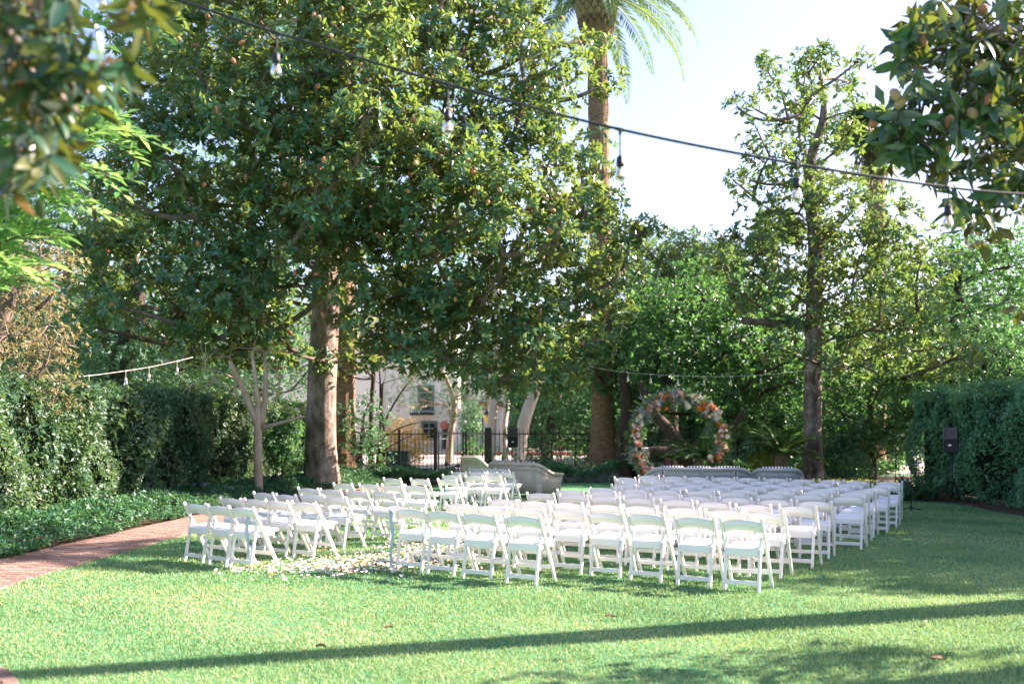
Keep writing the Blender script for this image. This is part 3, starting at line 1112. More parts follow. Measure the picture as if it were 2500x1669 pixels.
tree('magnolia_tree', 'open crowned magnolia with furrowed grey trunk behind the wicker armchair', (T2, 28, 0),
     [(T2, 28, 0), (T2, 28, 1), (T2 - .02, 28, 3), (T2, 28, 5), (T2 + .05, 28, 7), (T2 - .12, 28, 9), (T2 + .3, 28, 10.6), (T2 + .1, 28, 12.2)],
     [.33, .255, .235, .225, .17, .11, .04], lob2, (70, 8, .19, .075), M['magnolia_light'], M['bark_grey'], 77, start=.3, rbase=.032, limb_parts=36, lump=.06, seg=16,
     hexa=True, limb_mat=M['bark_limb'], extra_limbs=[(bez(at(1990, 790, 28), at(1900, 790, 27.7), at(1812, 783, 27.4), 7), np.linspace(.11, .09, 7))])

# yellow-leaved side of the canopy that belongs to a tree further right
def simple_tree(name, label, px, d, zbase, ells_px, n, rr, mind, leaf, mat, bark, seed, tw=.25, group=None, cat='tree', rbase=.03, limbs=8, lean=0.0, **kw):
    """ellipsoids given as centre pixel, radii in pixels, and depth radius in metres"""
    x0 = (px - 1250) / FOC * d
    E = []
    for (ex, ey, rx, ry, rd) in ells_px:
        c = at(ex, ey, d)
        E.append((c[0], c[1], c[2], rx / FOC * d, rd, ry / FOC * d))
    r = np.random.default_rng(seed)
    lobes = sample_lobes(E, n, rr, mind, r, .45)
    top = max(e[2] + .3 * e[5] for e in E)
    cx = np.mean([e[0] for e in E])
    tk = [(x0, d, zbase), (x0 + lean * .3, d, zbase + (top - zbase) * .3), (x0 * .6 + cx * .4 + lean, d, zbase + (top - zbase) * .65), (cx, d, top)]
    return tree(name, label, (x0, d, zbase), tk, [tw * 1.3, tw, tw * .85, tw * .35], lobes, leaf, mat, bark, seed, cat, group, None, .3, rbase, limbs, .08, 10, **kw)


simple_tree('golden_tree', 'golden brown leaved tree spreading over the loose hedge', -60, 16, 0, [(0, 800, 150, 140, 1.6), (90, 690, 140, 80, 1.3), (20, 930, 140, 50, 1.2)], 36, (.28, .52), .4, (190, 6, .07, .035), M['golden'], M['bark_limb'], 201, .16)
simple_tree('oak_tree', 'tall dark tree with thick leaning trunk beyond the loose hedge', 262, 37, 0, [(260, 690, 420, 260, 4), (520, 820, 240, 110, 3), (60, 560, 220, 260, 3)], 85, (.8, 1.5), 1.1, (50, 6, .2, .10), M['teal'], M['bark_dark'], 202, .42, lean=.9)
simple_tree('background_tree', 'bluish green feathery tree filling the gap between leaning trunk and big magnolia', 470, 44, 0, [(470, 760, 330, 220, 4), (640, 900, 200, 80, 3), (300, 880, 260, 80, 3)], 80, (.8, 1.5), 1.2, (45, 6, .2, .10), M['teal'], M['bark_dark'], 203, .3)
simple_tree('background_tree', 'yellowish tree seen under the crown beside the second palm trunk', 905, 36, 0, [(880, 860, 90, 80, 1.6), (960, 820, 120, 70, 2)], 26, (.4, .8), .5, (56, 6, .10, .05), M['yellowgreen'], M['bark_dark'], 204, .09)
simple_tree('feathery_tree', 'slender feathery blue green tree in front of the cream building', 1095, 48, .2, [(1060, 930, 110, 90, 2), (1160, 920, 110, 80, 2), (1010, 960, 60, 60, 1.5)], 40, (.4, .9), .6, (70, 7, .16, .03), M['teal'], M['bark_smooth'], 205, .16, lean=.4)
simple_tree('background_tree', 'dense bright green tree arching over the flower arch', 1545, 35, 0, [(1700, 880, 260, 190, 3.2), (1560, 840, 140, 170, 2.5), (1900, 900, 230, 170, 3), (1740, 760, 200, 110, 2.5)], 130, (.6, 1.1), .75, (75, 6, .17, .095), M['green'], M['bark_dark'], 206, .32, rbase=.045, limbs=14, lean=-.3)
simple_tree('background_tree', 'olive topped dark tree behind the green arch tree', 1640, 43, 0, [(1620, 720, 150, 150, 3), (1740, 700, 120, 110, 3), (1560, 640, 90, 60, 2)], 50, (.7, 1.2), .9, (60, 7, .22, .09), M['magnolia_light'], M['bark_dark'], 207, .28)
simple_tree('background_tree', 'leafy green tree standing beyond the corner of tall hedge', 2320, 40, 0, [(2350, 760, 220, 190, 4), (2480, 700, 150, 180, 3), (2200, 900, 160, 110, 3)], 80, (.7, 1.3), 1.0, (60, 6, .18, .095), M['green'], M['bark_dark'], 208, .3)
simple_tree('background_tree', 'deep green tree rising directly behind the tall hedge', 2460, 31, 0, [(2440, 900, 140, 110, 2.5), (2340, 940, 120, 70, 2)], 34, (.6, 1.0), .7, (80, 6, .15, .08), M['hedge'], M['bark_dark'], 209, .2)
simple_tree('background_tree', 'bushy tree between grey trunked magnolia and tall hedge', 2130, 30, 0, [(2110, 1000, 150, 110, 2), (2060, 1080, 120, 80, 1.5), (2200, 1060, 60, 80, 1.2)], 60, (.4, .8), .5, (110, 6, .12, .065), M['green'], M['bark_dark'], 210, .12)
simple_tree('background_tree', 'hazy grey green tree far behind the crown of arch tree', 1680, 80, 0, [(1600, 640, 110, 60, 4), (1480, 660, 60, 60, 4)], 22, (1.4, 2.2), 1.6, (10, 6, .35, .16), M['teal'], M['bark_dark'], 211, .3)
simple_tree('background_tree', 'dark tree beyond the black fence beside the curved pale trunk', 1340, 46, .1, [(1380, 930, 150, 130, 3), (1330, 1000, 110, 70, 2.5), (1450, 1020, 70, 80, 2)], 60, (.6, 1.1), .8, (60, 6, .18, .1), M['hedge'], M['bark_dark'], 212, .2)
simple_tree('background_tree', 'shaded leafy tree filling the hedge corner behind second palm', 880, 34, 0, [(880, 1030, 50, 90, 1.2), (900, 1100, 40, 50, 1)], 22, (.3, .55), .38, (120, 6, .09, .045), M['hedge'], M['bark_dark'], 213, .08)
simple_tree('background_tree', 'pale dappled tree glimpsed through gaps in the big magnolia crown', 600, 60, 0, [(600, 300, 350, 330, 6), (1000, 420, 250, 250, 5), (1150, 700, 180, 150, 4)], 70, (1.4, 2.4), 1.8, (16, 6, .36, .17), M['teal'], M['bark_dark'], 214, .5)
# trees that close the view beyond the garden
for i, (px, d, ey, rx, ry, mt, lab) in enumerate([(-60, 46, 800, 330, 230, 'golden', 'russet tree beyond the garden behind the golden brown tree'), (420, 66, 930, 330, 130, 'green', 'low green tree far behind the loose hedge'),
                                                (720, 70, 900, 200, 160, 'teal', 'blue green tree beside the far end of stucco building'), (1430, 62, 960, 190, 130, 'hedge', 'dark tree far beyond fence behind the thick palm'),
                                                (1620, 50, 1000, 200, 120, 'hedge', 'dark tree beyond fence behind the flower arch'), (1860, 48, 1000, 200, 130, 'hedge', 'dark tree beyond fence behind the grey trunk'),
                                                (2110, 50, 950, 220, 160, 'green', 'green tree beyond fence behind bushy tree'), (2420, 60, 860, 260, 200, 'teal', 'far blue green tree beyond the tall hedge'), (1290, 75, 930, 140, 150, 'teal', 'far tree behind the pale trunks')]):
    simple_tree('background_tree', lab, px, d, 0, [(px, ey, rx, ry, 4), (px, ey + 110, rx * .9, 90, 3)], 60, (1.0 * d / 50, 1.7 * d / 50), 1.2 * d / 50, (36 * (50 / d) ** 2, 6, .24 * d / 50, .13 * d / 50), M[mt], M['bark_dark'], 240 + i, .3)
# multi-stemmed small tree by the left hedge
T3 = at(632, 1058, 24)
mst = [(bez(at(628, 1035, 24), at(600, 960, 24), at(560, 880, 23.8), 8), np.linspace(.10, .05, 8)), (bez(at(632, 1040, 24), at(630, 960, 24), at(615, 860, 24), 8), np.linspace(.09, .04, 8)),
       (bez(at(636, 1040, 24), at(655, 960, 24), at(645, 860, 24.2), 8), np.linspace(.09, .04, 8)), (bez(at(640, 1045, 24), at(690, 1030, 23.7), at(745, 1015, 23.5), 8), np.linspace(.06, .02, 8))]
r4 = np.random.default_rng(9)
lob4 = [(at(x, y, 24 + r4.uniform(-1, 1)), rr) for x, y, rr in [(560, 870, .5), (500, 880, .5), (620, 850, .5), (650, 860, .5), (450, 890, .5), (700, 990, .35), (730, 1010, .25), (560, 960, .4), (520, 930, .4), (400, 880, .4), (690, 920, .3), (600, 930, .25), (465, 940, .35)]]
tree('small_tree', 'slim multi stemmed tree with smooth tan bark beside loose hedge', (T3[0], 24, 0), [(T3[0], 24, 0), (T3[0] - .02, 24, .8), at(630, 1035, 24), at(630, 1000, 24)], [.12, .095, .10, .08], lob4, (60, 6, .085, .042),
     M['yellowgreen'], M['bark_smooth'], 33, start=.8, rbase=.015, limb_parts=6, lump=.05, extra_limbs=mst)
# bare twiggy small tree at the fence
T5 = at(925, 1058, 35.5)
ex = []
for (a, b, c, w0) in [((925, 1160), (928, 1050), (935, 940), .10), ((930, 1060), (945, 1000), (1000, 930), .055), ((912, 1160), (905, 1060), (905, 950), .06), ((928, 1080), (960, 1040), (1030, 1030), .035), ((928, 1000), (930, 940), (925, 880), .05), ((925, 1110), (960, 1080), (1010, 1060), .03), ((936, 1150), (945, 1100), (935, 1010), .05)]:
    ex.append((bez(at(*a, 35.5), at(*b, 35.4), at(*c, 35.3), 8), np.linspace(w0, w0 * .4, 8)))
tree('small_tree', 'bare twiggy small tree standing against the black fence', (T5[0], 35.5, 0), [(T5[0], 35.5, 0), (T5[0], 35.5, 1), (T5[0] + .1, 35.5, 2), (T5[0] + .15, 35.4, 3.4)], [.12, .09, .07, .04],
     [(at(940, 900, 35.4), .4), (at(1000, 915, 35.4), .35), (at(900, 920, 35.4), .3)], (30, 5, .08, .035), M['yellowgreen'], M['bark_dark'], 44, start=.9, rbase=.012, limb_parts=8, extra_limbs=ex)
# pale smooth trunks beyond the fence
for px, d, pts, rad, lab in [(1205, 46, [(1196, 1125), (1200, 1050), (1212, 900), (1218, 760), (1210, 700)], [.26, .225, .21, .19, .15], 'tall pale barked trunk rising beside the amber lantern'),
                             (1232, 50, [(1233, 1115), (1230, 1040), (1238, 980), (1230, 920), (1240, 840)], [.2, .17, .16, .15, .1], 'thin wavy pale trunk beside the thicker pale trunk'),
                             (1290, 42, [(1268, 1125), (1272, 1080), (1280, 1030), (1298, 975), (1330, 900)], [.33, .28, .27, .25, .18], 'stout curved pale trunk beside the loudspeaker at the fence')]:
    P = [at(x, y, d) for x, y in pts]
    b0 = np.array([P[0][0], d, 0])
    t = thing('pale_tree', lab, 'tree', b0)
    part('trunk', tube(spline([b0] + P, 22), np.interp(np.linspace(0, 1, 22), np.linspace(0, 1, len(rad)), rad), 14, True, .03, 3), M['bark_white'], t, True)
    lo = [(P[-1] + np.random.default_rng(int(px) + i).normal(0, 1.2, 3) + (0, 0, .9), .8) for i in range(7)]
    V, F, n, C, A, T = crown_leaves(lo, 30, 6, .15, .05, np.random.default_rng(int(px)))
    stuff(part('crown', (V, F), M['green'], t, False, np.repeat(np.random.default_rng(1).random(n), 4)))

# ---- unseen trees added off to the right, to shade the lawn and right-hand chairs
def off_tree(x, y, zc, rx, rz_, n, seed, label):
    r = np.random.default_rng(seed)
    lobes = sample_lobes([(x, y, zc, rx, rx, rz_)], n, (.8, 1.3), .75, r, .3)
    tree('added_shade_tree', label, (x, y, 0), [(x, y, 0), (x, y, zc * .3), (x + .2, y, zc * .7), (x, y + .2, zc + rz_ * .5)], [.4, .3, .25, .1], lobes, (30, 7, .24, .12), M['magnolia'], M['bark'], seed, limb_parts=6)


off_tree(16.0, 19.6, 6.8, 4.3, 3.6, 110, 301, 'unseen round magnolia added outside the tall hedge to shade the larger chair block')
off_tree(20.5, 26.0, 8.0, 4.6, 4.2, 90, 302, 'unseen tall magnolia added far outside the hedge to shade the arch')
off_tree(13.6, 14.9, 4.6, 2.6, 2.0, 40, 303, 'unseen low magnolia added outside the hedge to shade the lawn edge')


# ------------------------------------------------------------------ palms
def frond_geo(base, az, el, L, droop, r, nl=58, ll=.55, lw=.045):
    """one feather frond: arching rachis with leaflets on both sides"""
    h = np.array([math.cos(az), math.sin(az), 0])
    s = np.linspace(0, 1, 14)
    a = el - droop * s ** 1.25
    st = L / 13
    P = [np.array(base, float)]
    for i in range(13):
        P.append(P[-1] + st * (h * math.cos(a[i]) + np.array([0, 0, 1]) * math.sin(a[i])))
    P = np.array(P)
    T = unit(np.gradient(P, axis=0))
    side = np.array([-h[1], h[0], 0])
    q = np.repeat(np.linspace(.10, .995, nl), 2)
    sg = np.tile([1, -1], nl)
    C = np.stack([np.interp(q * 13, np.arange(14), P[:, i]) for i in range(3)], 1)
    TT = unit(np.stack([np.interp(q * 13, np.arange(14), T[:, i]) for i in range(3)], 1))
    up = unit(np.cross(TT, side[None] * np.ones_like(TT)))
    up = np.where(up[:, 2:3] < 0, -up, up)
    D = TT * .75 + side[None] * sg[:, None] * .85 + up * .18 + r.normal(0, .06, C.shape)
    D[:, 2] -= .22
    LL = ll * np.sin(np.pi * np.clip(q * .86 + .12, 0, 1)) ** .7 * r.uniform(.85, 1.1, len(q))
    V, F = leaf_geo(C, D, up + r.normal(0, .1, C.shape), LL, lw * ll / .55, .2, .1)
    return P, (V, F)


def feather_palm(name, label, base, H, trad, nfr, L, seed, crown=True, lean=(0, 0)):
    r = np.random.default_rng(seed)
    t = thing(name, label, 'palm tree', base)
    b = np.array(base, float)
    top = b + (lean[0], lean[1], H)
    n = 90
    f = np.linspace(0, 1, n)
    P = b + np.outer(f, top - b)
    rad = np.interp(f, [0, .025, .07, .2, 1], [trad * 1.75, trad * 1.45, trad * 1.15, trad, trad * .92])
    rad = rad * (1 + .03 * np.sin(f * n * math.pi * .5) + r.normal(0, .012, n))
    part('trunk', tube(P, rad, 18, True, .03, seed), M['palm_bark'], t, False)
    if not crown:
        return t
    # bulb of cut leaf bases
    me = [mk_mesh('leaf_base', *lathe([(.11, -.10), (.12, .02), (.075, .12), (.03, .17)], 6), m_, False) for m_ in (M['palm_base'], M['palm_bark'])]
    part('crown_shaft', tube([top - (0, 0, 1.5), top - (0, 0, 1.2), top - (0, 0, .6), top, top + (0, 0, .6)], [trad, trad * 1.4, trad * 1.55, trad * 1.5, trad * .8], 16), M['palm_bark'], t, True)
    for k in range(9):
        for j in range(16):
            a = (j + .5 * (k % 2)) * 2 * math.pi / 16
            z = -1.15 + k * .19
            rr = trad * (1.28 + .3 * min(1, k / 3.0))
            link('leaf_base', me[int(k < 2)], t, tuple(top - b + np.array([math.cos(a) * rr, math.sin(a) * rr, z])), (0, R(62), a), (1, 1, 1))
    for i in range(nfr):
        az = i * 2.399 + r.normal(0, .1)
        u = i / nfr
        el = R(78 - 92 * u ** .8)
        Pf, (V, F) = frond_geo(top + (0, 0, .35 - .3 * u), az, el, L * r.uniform(.9, 1.08), R(75 + 20 * r.random() - 10 * u), r)
        fr = part('frond', (V, F), M['frond'], t, False, np.repeat(np.clip(r.normal(.4, .25, len(V) // 4), 0, 1), 4))
        part('rachis', tube(Pf, np.linspace(.035, .008, 14), 5), M['yellowgreen_stalk'], fr, True)
    return t


M['yellowgreen_stalk'] = plain('frond stalk', (0.34, 0.36, 0.14), 0.5)
pc = at(1474, 1058, 35)
feather_palm('date_palm', 'tall feather palm with thick ringed trunk and drooping fronds', (pc[0], 35, 0), 17.0, .385, 46, 4.6, 61, lean=(-.25, 0))
p2 = at(838, 1058, 36)
feather_palm('date_palm', 'second thick ringed palm trunk standing close behind the big magnolia trunk', (p2[0], 36, 0), 16, .42, 36, 4.4, 62)


def fan_palm(label, px, d, ytop, trad, seed, n=34, L=1.5, brush=True):
    r = np.random.default_rng(seed)
    tp = at(px, ytop, d)
    b = np.array([tp[0], d, 0])
    t = thing('fan_palm', label, 'palm tree', b, group=None)
    part('trunk', tube(spline([b, b + (.1, 0, tp[2] * .5), tp], 20), np.linspace(trad * 1.3, trad, 20), 9, True, .04, seed), M['palm_bark'], t, True)
    if brush:
        D = rand_dirs(420, r)
        D[:, 2] = -np.abs(D[:, 2]) - .8
        C = tp + np.stack([r.normal(0, trad * 1.1, 420), r.normal(0, trad * 1.1, 420), r.uniform(-1.6, .1, 420)], 1)
        V, F = leaf_geo(C, D, rand_dirs(420, r), .7, .10)
        stuff(part('dead_skirt', (V, F), M['golden'], t, False, np.repeat(r.random(420) * .5, 4)))
    for i in range(n):
        az, el = r.uniform(0, 6.28), math.asin(r.uniform(-.45, .95))
        h = np.array([math.cos(az) * math.cos(el), math.sin(az) * math.cos(el), math.sin(el)])
        c = tp + h * L * .55
        sd_ = unit(np.cross(h, (0, 0, 1.0)))
        k = 13
        an = np.linspace(-1.25, 1.25, k)
        D = np.cos(an)[:, None] * h + np.sin(an)[:, None] * sd_
        D[:, 2] -= .25
        V, F = leaf_geo(np.repeat(c[None], k, 0), D, np.repeat(np.cross(sd_, h)[None], k, 0), L * .7, L * .13, .1, .25)
        fr = part('frond', (V, F), M['frond'], t, False, np.repeat(r.random(k), 4))
        part('stalk', tube([tp, c], .02, 4), M['yellowgreen_stalk'], fr)
    return t


fan_palm('tall slim fan palm with brushy skirt behind grey trunked magnolia', 2136, 44, 330, .36, 71, brush=True)
fan_palm('distant fan palm peeping over the olive topped tree', 1765, 85, 640, .3, 72, L=2.0, brush=False)
fan_palm('distant fan palm standing just beside grey trunked magnolia crown', 1890, 70, 560, .3, 73, L=1.7, brush=False)
fan_palm('faint fan palm head close beside another above arch tree', 1715, 90, 655, .3, 74, L=2.0, brush=False)
# tall palm outside the frame: its trunk throws the long band of shade over the lawn
pz = thing('tall_palm', 'tall tapering palm whose trunk throws the long shadow band', 'palm tree', (9.3, 10.72, 0))
part('trunk', tube(np.array([[9.3, 10.72, z] for z in np.linspace(0, 13, 30)]), np.interp(np.linspace(0, 13, 30), [0, 1.2, 3.5, 8, 13], [.56, .47, .31, .17, .14]), 14, True, .03, 4), M['palm_bark'], pz, True)
for i in range(16):
    rr = np.random.default_rng(900 + i)
    Pf, (V, F) = frond_geo((9.3, 10.72, 13.1), i * 2.4, R(60 - 5 * i), 2.4, R(80), rr, 30, .5)
    part('frond', (V, F), M['frond'], pz, False, np.repeat(rr.random(len(V) // 4), 4))


pz = thing('tall_palm', 'unseen slender palm added outside the hedge so its fronds shade the brick path', 'palm tree', (13.6, 19.6, 0))  # unseen palm, added to throw streaks of frond shadow on the path
part('trunk', tube(np.array([[13.6, 19.6, z] for z in np.linspace(0, 13, 20)]), np.linspace(.24, .13, 20), 12, True, .03, 4), M['palm_bark'], pz, True)
for i in range(22):
    rr = np.random.default_rng(950 + i)
    Pf, (V, F) = frond_geo((13.6, 19.6, 13.1), i * 2.4, R(65 - 5 * i), 2.7, R(80), rr, 36, .6)
    part('frond', (V, F), M['frond'], pz, False, np.repeat(rr.random(len(V) // 4), 4))

# ------------------------------------------------------------------ hedges and low planting
def hedge_block(name, label, corners, h, thick, nleaf, L, Wd, mat, seed, wob=.18, k=4):
    """clipped hedge along the line of corners; an added dark box core blocks the view through the skin of leaves"""
    r = np.random.default_rng(seed)
    P = np.asarray(corners, float)
    sl_ = np.concatenate([[0], np.cumsum(np.linalg.norm(np.diff(P, axis=0), axis=1))])
    t = thing(name, label, 'hedge', (P[0][0], P[0][1], 0))
    m = nleaf // k
    s_ = r.uniform(0, sl_[-1], m)
    C = np.stack([np.interp(s_, sl_, P[:, i]) for i in (0, 1)], 1)
    C2 = np.stack([np.interp(np.minimum(s_ + .1, sl_[-1] + .1), np.append(sl_, sl_[-1] + .2), np.append(P[:, i], P[-1, i] + (P[-1, i] - P[-2, i]) * .2 / (sl_[-1] - sl_[-2]))) for i in (0, 1)], 1)
    tn = unit(C2 - C)
    nn = np.stack([-tn[:, 1], tn[:, 0]], 1)
    u = r.random(m)
    wv = wob * (np.sin(s_ * 2.1 + seed) * .5 + np.sin(s_ * 5.3) * .3)
    fr, tp = u < .72, u >= .72
    z = np.where(fr, r.uniform(.04, h, m), h + r.normal(0, .05, m))
    bul = wob * np.sin(z * 3.1 + s_ * 1.7) * .5
    sidev = np.where(r.random(m) < .8, 1, -1)
    off = np.where(fr, sidev * (thick / 2 + wv + bul - np.abs(r.normal(0, .10, m))), r.uniform(-.5, .5, m) * thick)
    z = z + np.where(tp, wv * .6, 0)
    Q = np.concatenate([C + nn * off[:, None], z[:, None]], 1)
    A = np.where(fr[:, None], np.concatenate([nn * sidev[:, None], np.full((m, 1), .35)], 1), np.array([[0, 0, 1.0]])) + r.normal(0, .45, (m, 3))
    V, F, n = whorls(Q, unit(A), k, L, Wd, r, (25, 85))
    bt = .5 + .5 * np.sin(Q[:, 0] * 2.3 + Q[:, 1] * 1.9 + Q[:, 2] * 2.7)
    stuff(part('foliage', (V, F), mat, t, False, np.repeat(np.clip(np.repeat(bt, k) * .45 + .55 * r.random(n), 0, 1), 4)))
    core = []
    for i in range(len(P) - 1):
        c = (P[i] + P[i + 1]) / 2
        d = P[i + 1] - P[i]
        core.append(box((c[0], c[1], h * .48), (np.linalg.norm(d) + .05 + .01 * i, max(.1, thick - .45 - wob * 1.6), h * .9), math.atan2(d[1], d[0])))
    stuff(part('core_box', join(core), M['dark_core'], t))  # solid dark boxes added inside so the hedge is not see-through
    return t


hedge_block('hedge', 'tall dense clipped dark green hedge behind the tripod loudspeaker', [(11.3, 13), (11.45, 18), (11.5, 23), (11.5, 27.2)], 2.66, 1.4, 84000, .075, .042, M['tall_hedge'], 401, wob=.32)
hedge_block('hedge', 'long loose leafy hedge behind the brick path and ground cover', [(-8.1, 10.5), (-8.2, 16), (-8.1, 22), (-8.0, 28), (-7.2, 33)][::-1], 2.45, 1.3, 78000, .10, .053, M['left_hedge'], 402, wob=.34)
hedge_block('hedge', 'dark hedge strip closing the garden beside the second palm', [(-11.5, 33.6), (-8.2, 34.2), (-6.4, 34.6)][::-1], 2.3, 1.2, 22000, .09, .05, M['left_hedge'], 403, wob=.3)

# larger-leaved shrubs growing out of the left hedge
def shrub(name, label, c, rad, nwh, k, L, Wd, mat, seed, cat='shrub', group=None, flat=.8):
    r = np.random.default_rng(seed)
    c = np.asarray(c, float)
    t = thing(name, label, cat, (c[0], c[1], 0), 0, group)
    d = rand_dirs(nwh, r)
    q = r.uniform(.45, 1.0, nwh)[:, None]
    rd = np.asarray(rad, float)
    wv = 1 + .16 * np.sin(d[:, :1] * 5 + seed) * np.cos(d[:, 2:] * 6)
    C = c + d * q * rd * wv
    C[:, 2] = np.maximum(C[:, 2], .05)
    stuff(leaf_patch('foliage', C, unit(d + (0, 0, .4) + r.normal(0, .3, d.shape)), k, L, Wd, mat, seed, t))
    st = []
    for j in range(7):
        e = c + rand_dirs(1, r)[0] * rd * .7
        st.append(tube(bez((c[0] + r.normal(0, .05), c[1] + r.normal(0, .05), 0), (c[0], c[1], e[2] * .6), e, 5), [.02, .017, .014, .01, .006], 4, False))
    stuff(part('stems', join(st), M['twig'], t))
    return t


for i, (px, py, d, rx, rz_, lab) in enumerate([(190, 1090, 17.2, .75, 1.0, 'broad leaved shrub bulging from the loose hedge near a path light'), (20, 1080, 14.6, .5, .8, 'leafy shrub at the end of loose hedge by the ground cover'),
                                               (300, 1020, 19.5, .7, .8, 'broad leaved shrub high in loose hedge below the pale cable'), (690, 1075, 27, .55, 1.0, 'bright green shrub between slim tree and big magnolia trunk')]):
    c = at(px, py, d)
    c[0] -= .45 if i != 3 else 0
    shrub('shrub', lab, c, (rx * (.75 if i != 3 else 1), .6, rz_), 420 if i != 3 else 520, 5, .12, .062, M['left_hedge'] if i != 3 else M['green'], 500 + i)

# ground cover beds
def ground_cover(label, pts, axes_up, h, n, L, Wd, mat, seed, k=5):
    r = np.random.default_rng(seed)
    P = pts(r, n)
    z = h(P) * (1 - .5 * r.random(n) ** 2) + .02
    Q = np.concatenate([P, z[:, None]], 1)
    A = unit(np.concatenate([r.normal(0, .5, (n, 2)), np.ones((n, 1))], 1))
    o = leaf_patch('ground_cover', Q, A, k, L, Wd, mat, seed, None, (30, 88))
    return tag(o, label, 'ground cover', kind='stuff')


def along(lo, hi, i0, i1):
    def f(r, n):
        u = r.uniform(i0, i1, n)
        w_ = r.uniform(lo, hi, n)
        i = np.clip(u, 0, 178.9)
        a = i.astype(int)
        fr = (i - a)[:, None]
        e = far_edge[a] * (1 - fr) + far_edge[a + 1] * fr
        q = nl[a] * (1 - fr) + nl[a + 1] * fr
        return e + q * w_[:, None]
    return f


def cover_h(P):
    d = np.abs(P[:, 0] - np.interp(P[:, 1], far_edge[:, 1], far_edge[:, 0]))
    return .13 + .24 * np.clip(d / .5, 0, 1) + .05 * np.sin(P[:, 1] * 2.3) + .04 * np.sin(P[:, 0] * 5)


ground_cover('low glossy green ground cover edging the brick path below loose hedge', along(-.12, 1.9, 60, 160), None, cover_h, 15000, .085, .045, M['cover'], 601)
ground_cover('low sunlit ground cover around the big magnolia before the fence', lambda r, n: np.stack([r.uniform(-6.6, -1.9, n), r.uniform(30.6, 33.5, n)], 1), None,
             lambda P: .42 + .08 * np.sin(P[:, 0] * 3) + 0 * P[:, 1], 5200, .09, .05, M['cover'], 602)
ground_cover('bright low ground cover at the foot of the grey trunked magnolia', lambda r, n: np.stack([r.normal(8.7, .75, n), r.normal(27.0, .4, n)], 1), None,
             lambda P: .30 + 0 * P[:, 0], 900, .08, .05, M['yellowgreen'], 603)
ground_cover('dark leafy undergrowth below the arch tree by the fence', lambda r, n: np.stack([r.uniform(1.2, 13, n), r.uniform(32.6, 35.4, n)], 1), None,
             lambda P: .55 + .2 * np.sin(P[:, 0] * 2) + 0 * P[:, 1], 5200, .13, .06, M['hedge'], 604)

# silver dusty miller border
for i, px in enumerate([1375, 1400, 1428, 1455, 1482, 1505]):
    c = at(px, 1165, 33.0)
    shrub('silver_plant', 'mounded silver leaved plant in the border row behind the tan sofa', (c[0], c[1], .2), (.32, .3, .26), 110, 6, .10, .022, M['silver'], 620 + i, 'plant', 'silver border plants')


def strappy(label, x, y, n, L, Wd, mat, seed, spread=.35, name='strappy_plant', group=None):
    """clump of arching strap leaves, every blade several segments long"""
    r = np.random.default_rng(seed)
    t = thing(name, label, 'plant', (x, y, 0), 0, group)
    V, F, T, k = [], [], [], 0
    for i in range(n):
        az = r.uniform(0, 6.28)
        b = np.array([x, y, 0]) + np.array([math.cos(az), math.sin(az), 0]) * r.uniform(0, spread)
        l_, el, dr = L * r.uniform(.6, 1.1), R(r.uniform(50, 85)), R(r.uniform(40, 120))
        h = np.array([math.cos(az), math.sin(az), 0])
        sd_ = np.array([-h[1], h[0], 0])
        p = b
        tt = r.random()
        for s_ in range(6):
            f = s_ / 5
            w_ = Wd * (math.sin(math.pi * (f * .85 + .12))) * .5
            V += [p - sd_ * w_, p + sd_ * w_]
            T += [tt, tt]
            if s_:
                F.append((k + 2 * s_ - 2, k + 2 * s_ - 1, k + 2 * s_ + 1, k + 2 * s_))
            a = el - dr * f
            p = p + l_ / 5 * (h * math.cos(a) + np.array([0, 0, 1]) * math.sin(a))
        k += 12
    stuff(part('leaves', (np.array(V), F), mat, t, True, T))
    return t


for i, (px, d, lab) in enumerate([(1345, 34, 'bluish'), (1385, 34.4, 'glossy'), (1420, 34.2, 'arching'), (1455, 34.5, 'bright'), (1490, 34.2, 'shaded')]):
    strappy('%s clump of strap leaves behind the silver border plants' % lab, at(px, 1100, d)[0], d, 70, .85, .05, M['cycad'] if i != 3 else M['green'], 640 + i)
for i, (px, py, lab) in enumerate([(2215, 1225, 'nearest the microphone stand'), (2250, 1222, 'between microphone stand and loudspeaker tripod'), (2285, 1222, 'beside the loudspeaker tripod leg')]):
    g = gnd(px, py)
    strappy('broad leaved green lily clump %s' % lab, g[0], g[1] + .4, 34, .75, .13, M['cover'], 650 + i)
shrub('shrub', 'low bluish mounded shrub between the fence and strap leaf clumps', at(1310, 1125, 34.6), (.5, .4, .35), 260, 6, .07, .025, M['teal'], 660)
shrub('rose_bush', 'airy rose bush growing around the loudspeaker stand at the fence', at(1262, 1115, 35.6), (1.1, .5, .5), 150, 6, .075, .045, M['green'], 661)
shrub('rose_bush', 'airy rose bush climbing the fence near the thick ringed palm', at(1370, 1090, 36.6), (1.0, .5, .9), 180, 6, .075, .045, M['green'], 662)
shrub('shrub', 'small yellow green bush between the sofa and the cycad', at(1862, 1130, 27.2), (.5, .4, .36), 260, 6, .07, .04, M['yellowgreen'], 663)
shrub('golden_shrub', 'big rounded golden shrub beyond the black fence', at(985, 1085, 46), (1.35, 1.1, 1.45), 1700, 6, .085, .038, M['gold_shrub'], 664)
shrub('shrub', 'small round green shrub at the foot of the stucco pillar', at(1150, 1095, 52), (.8, .6, .5), 200, 6, .11, .06, M['green'], 665)
shrub('shrub', 'climbing shrub with blooms against the stucco pillar', at(1150, 1030, 53.5), (.75, .6, 1.4), 520, 6, .12, .06, M['hedge'], 666)
shrub('shrub', 'shaded tall shrub mass beside the grey trunked magnolia', at(2065, 1120, 29.2), (.8, .6, 1.0), 420, 5, .11, .05, M['hedge'], 667)


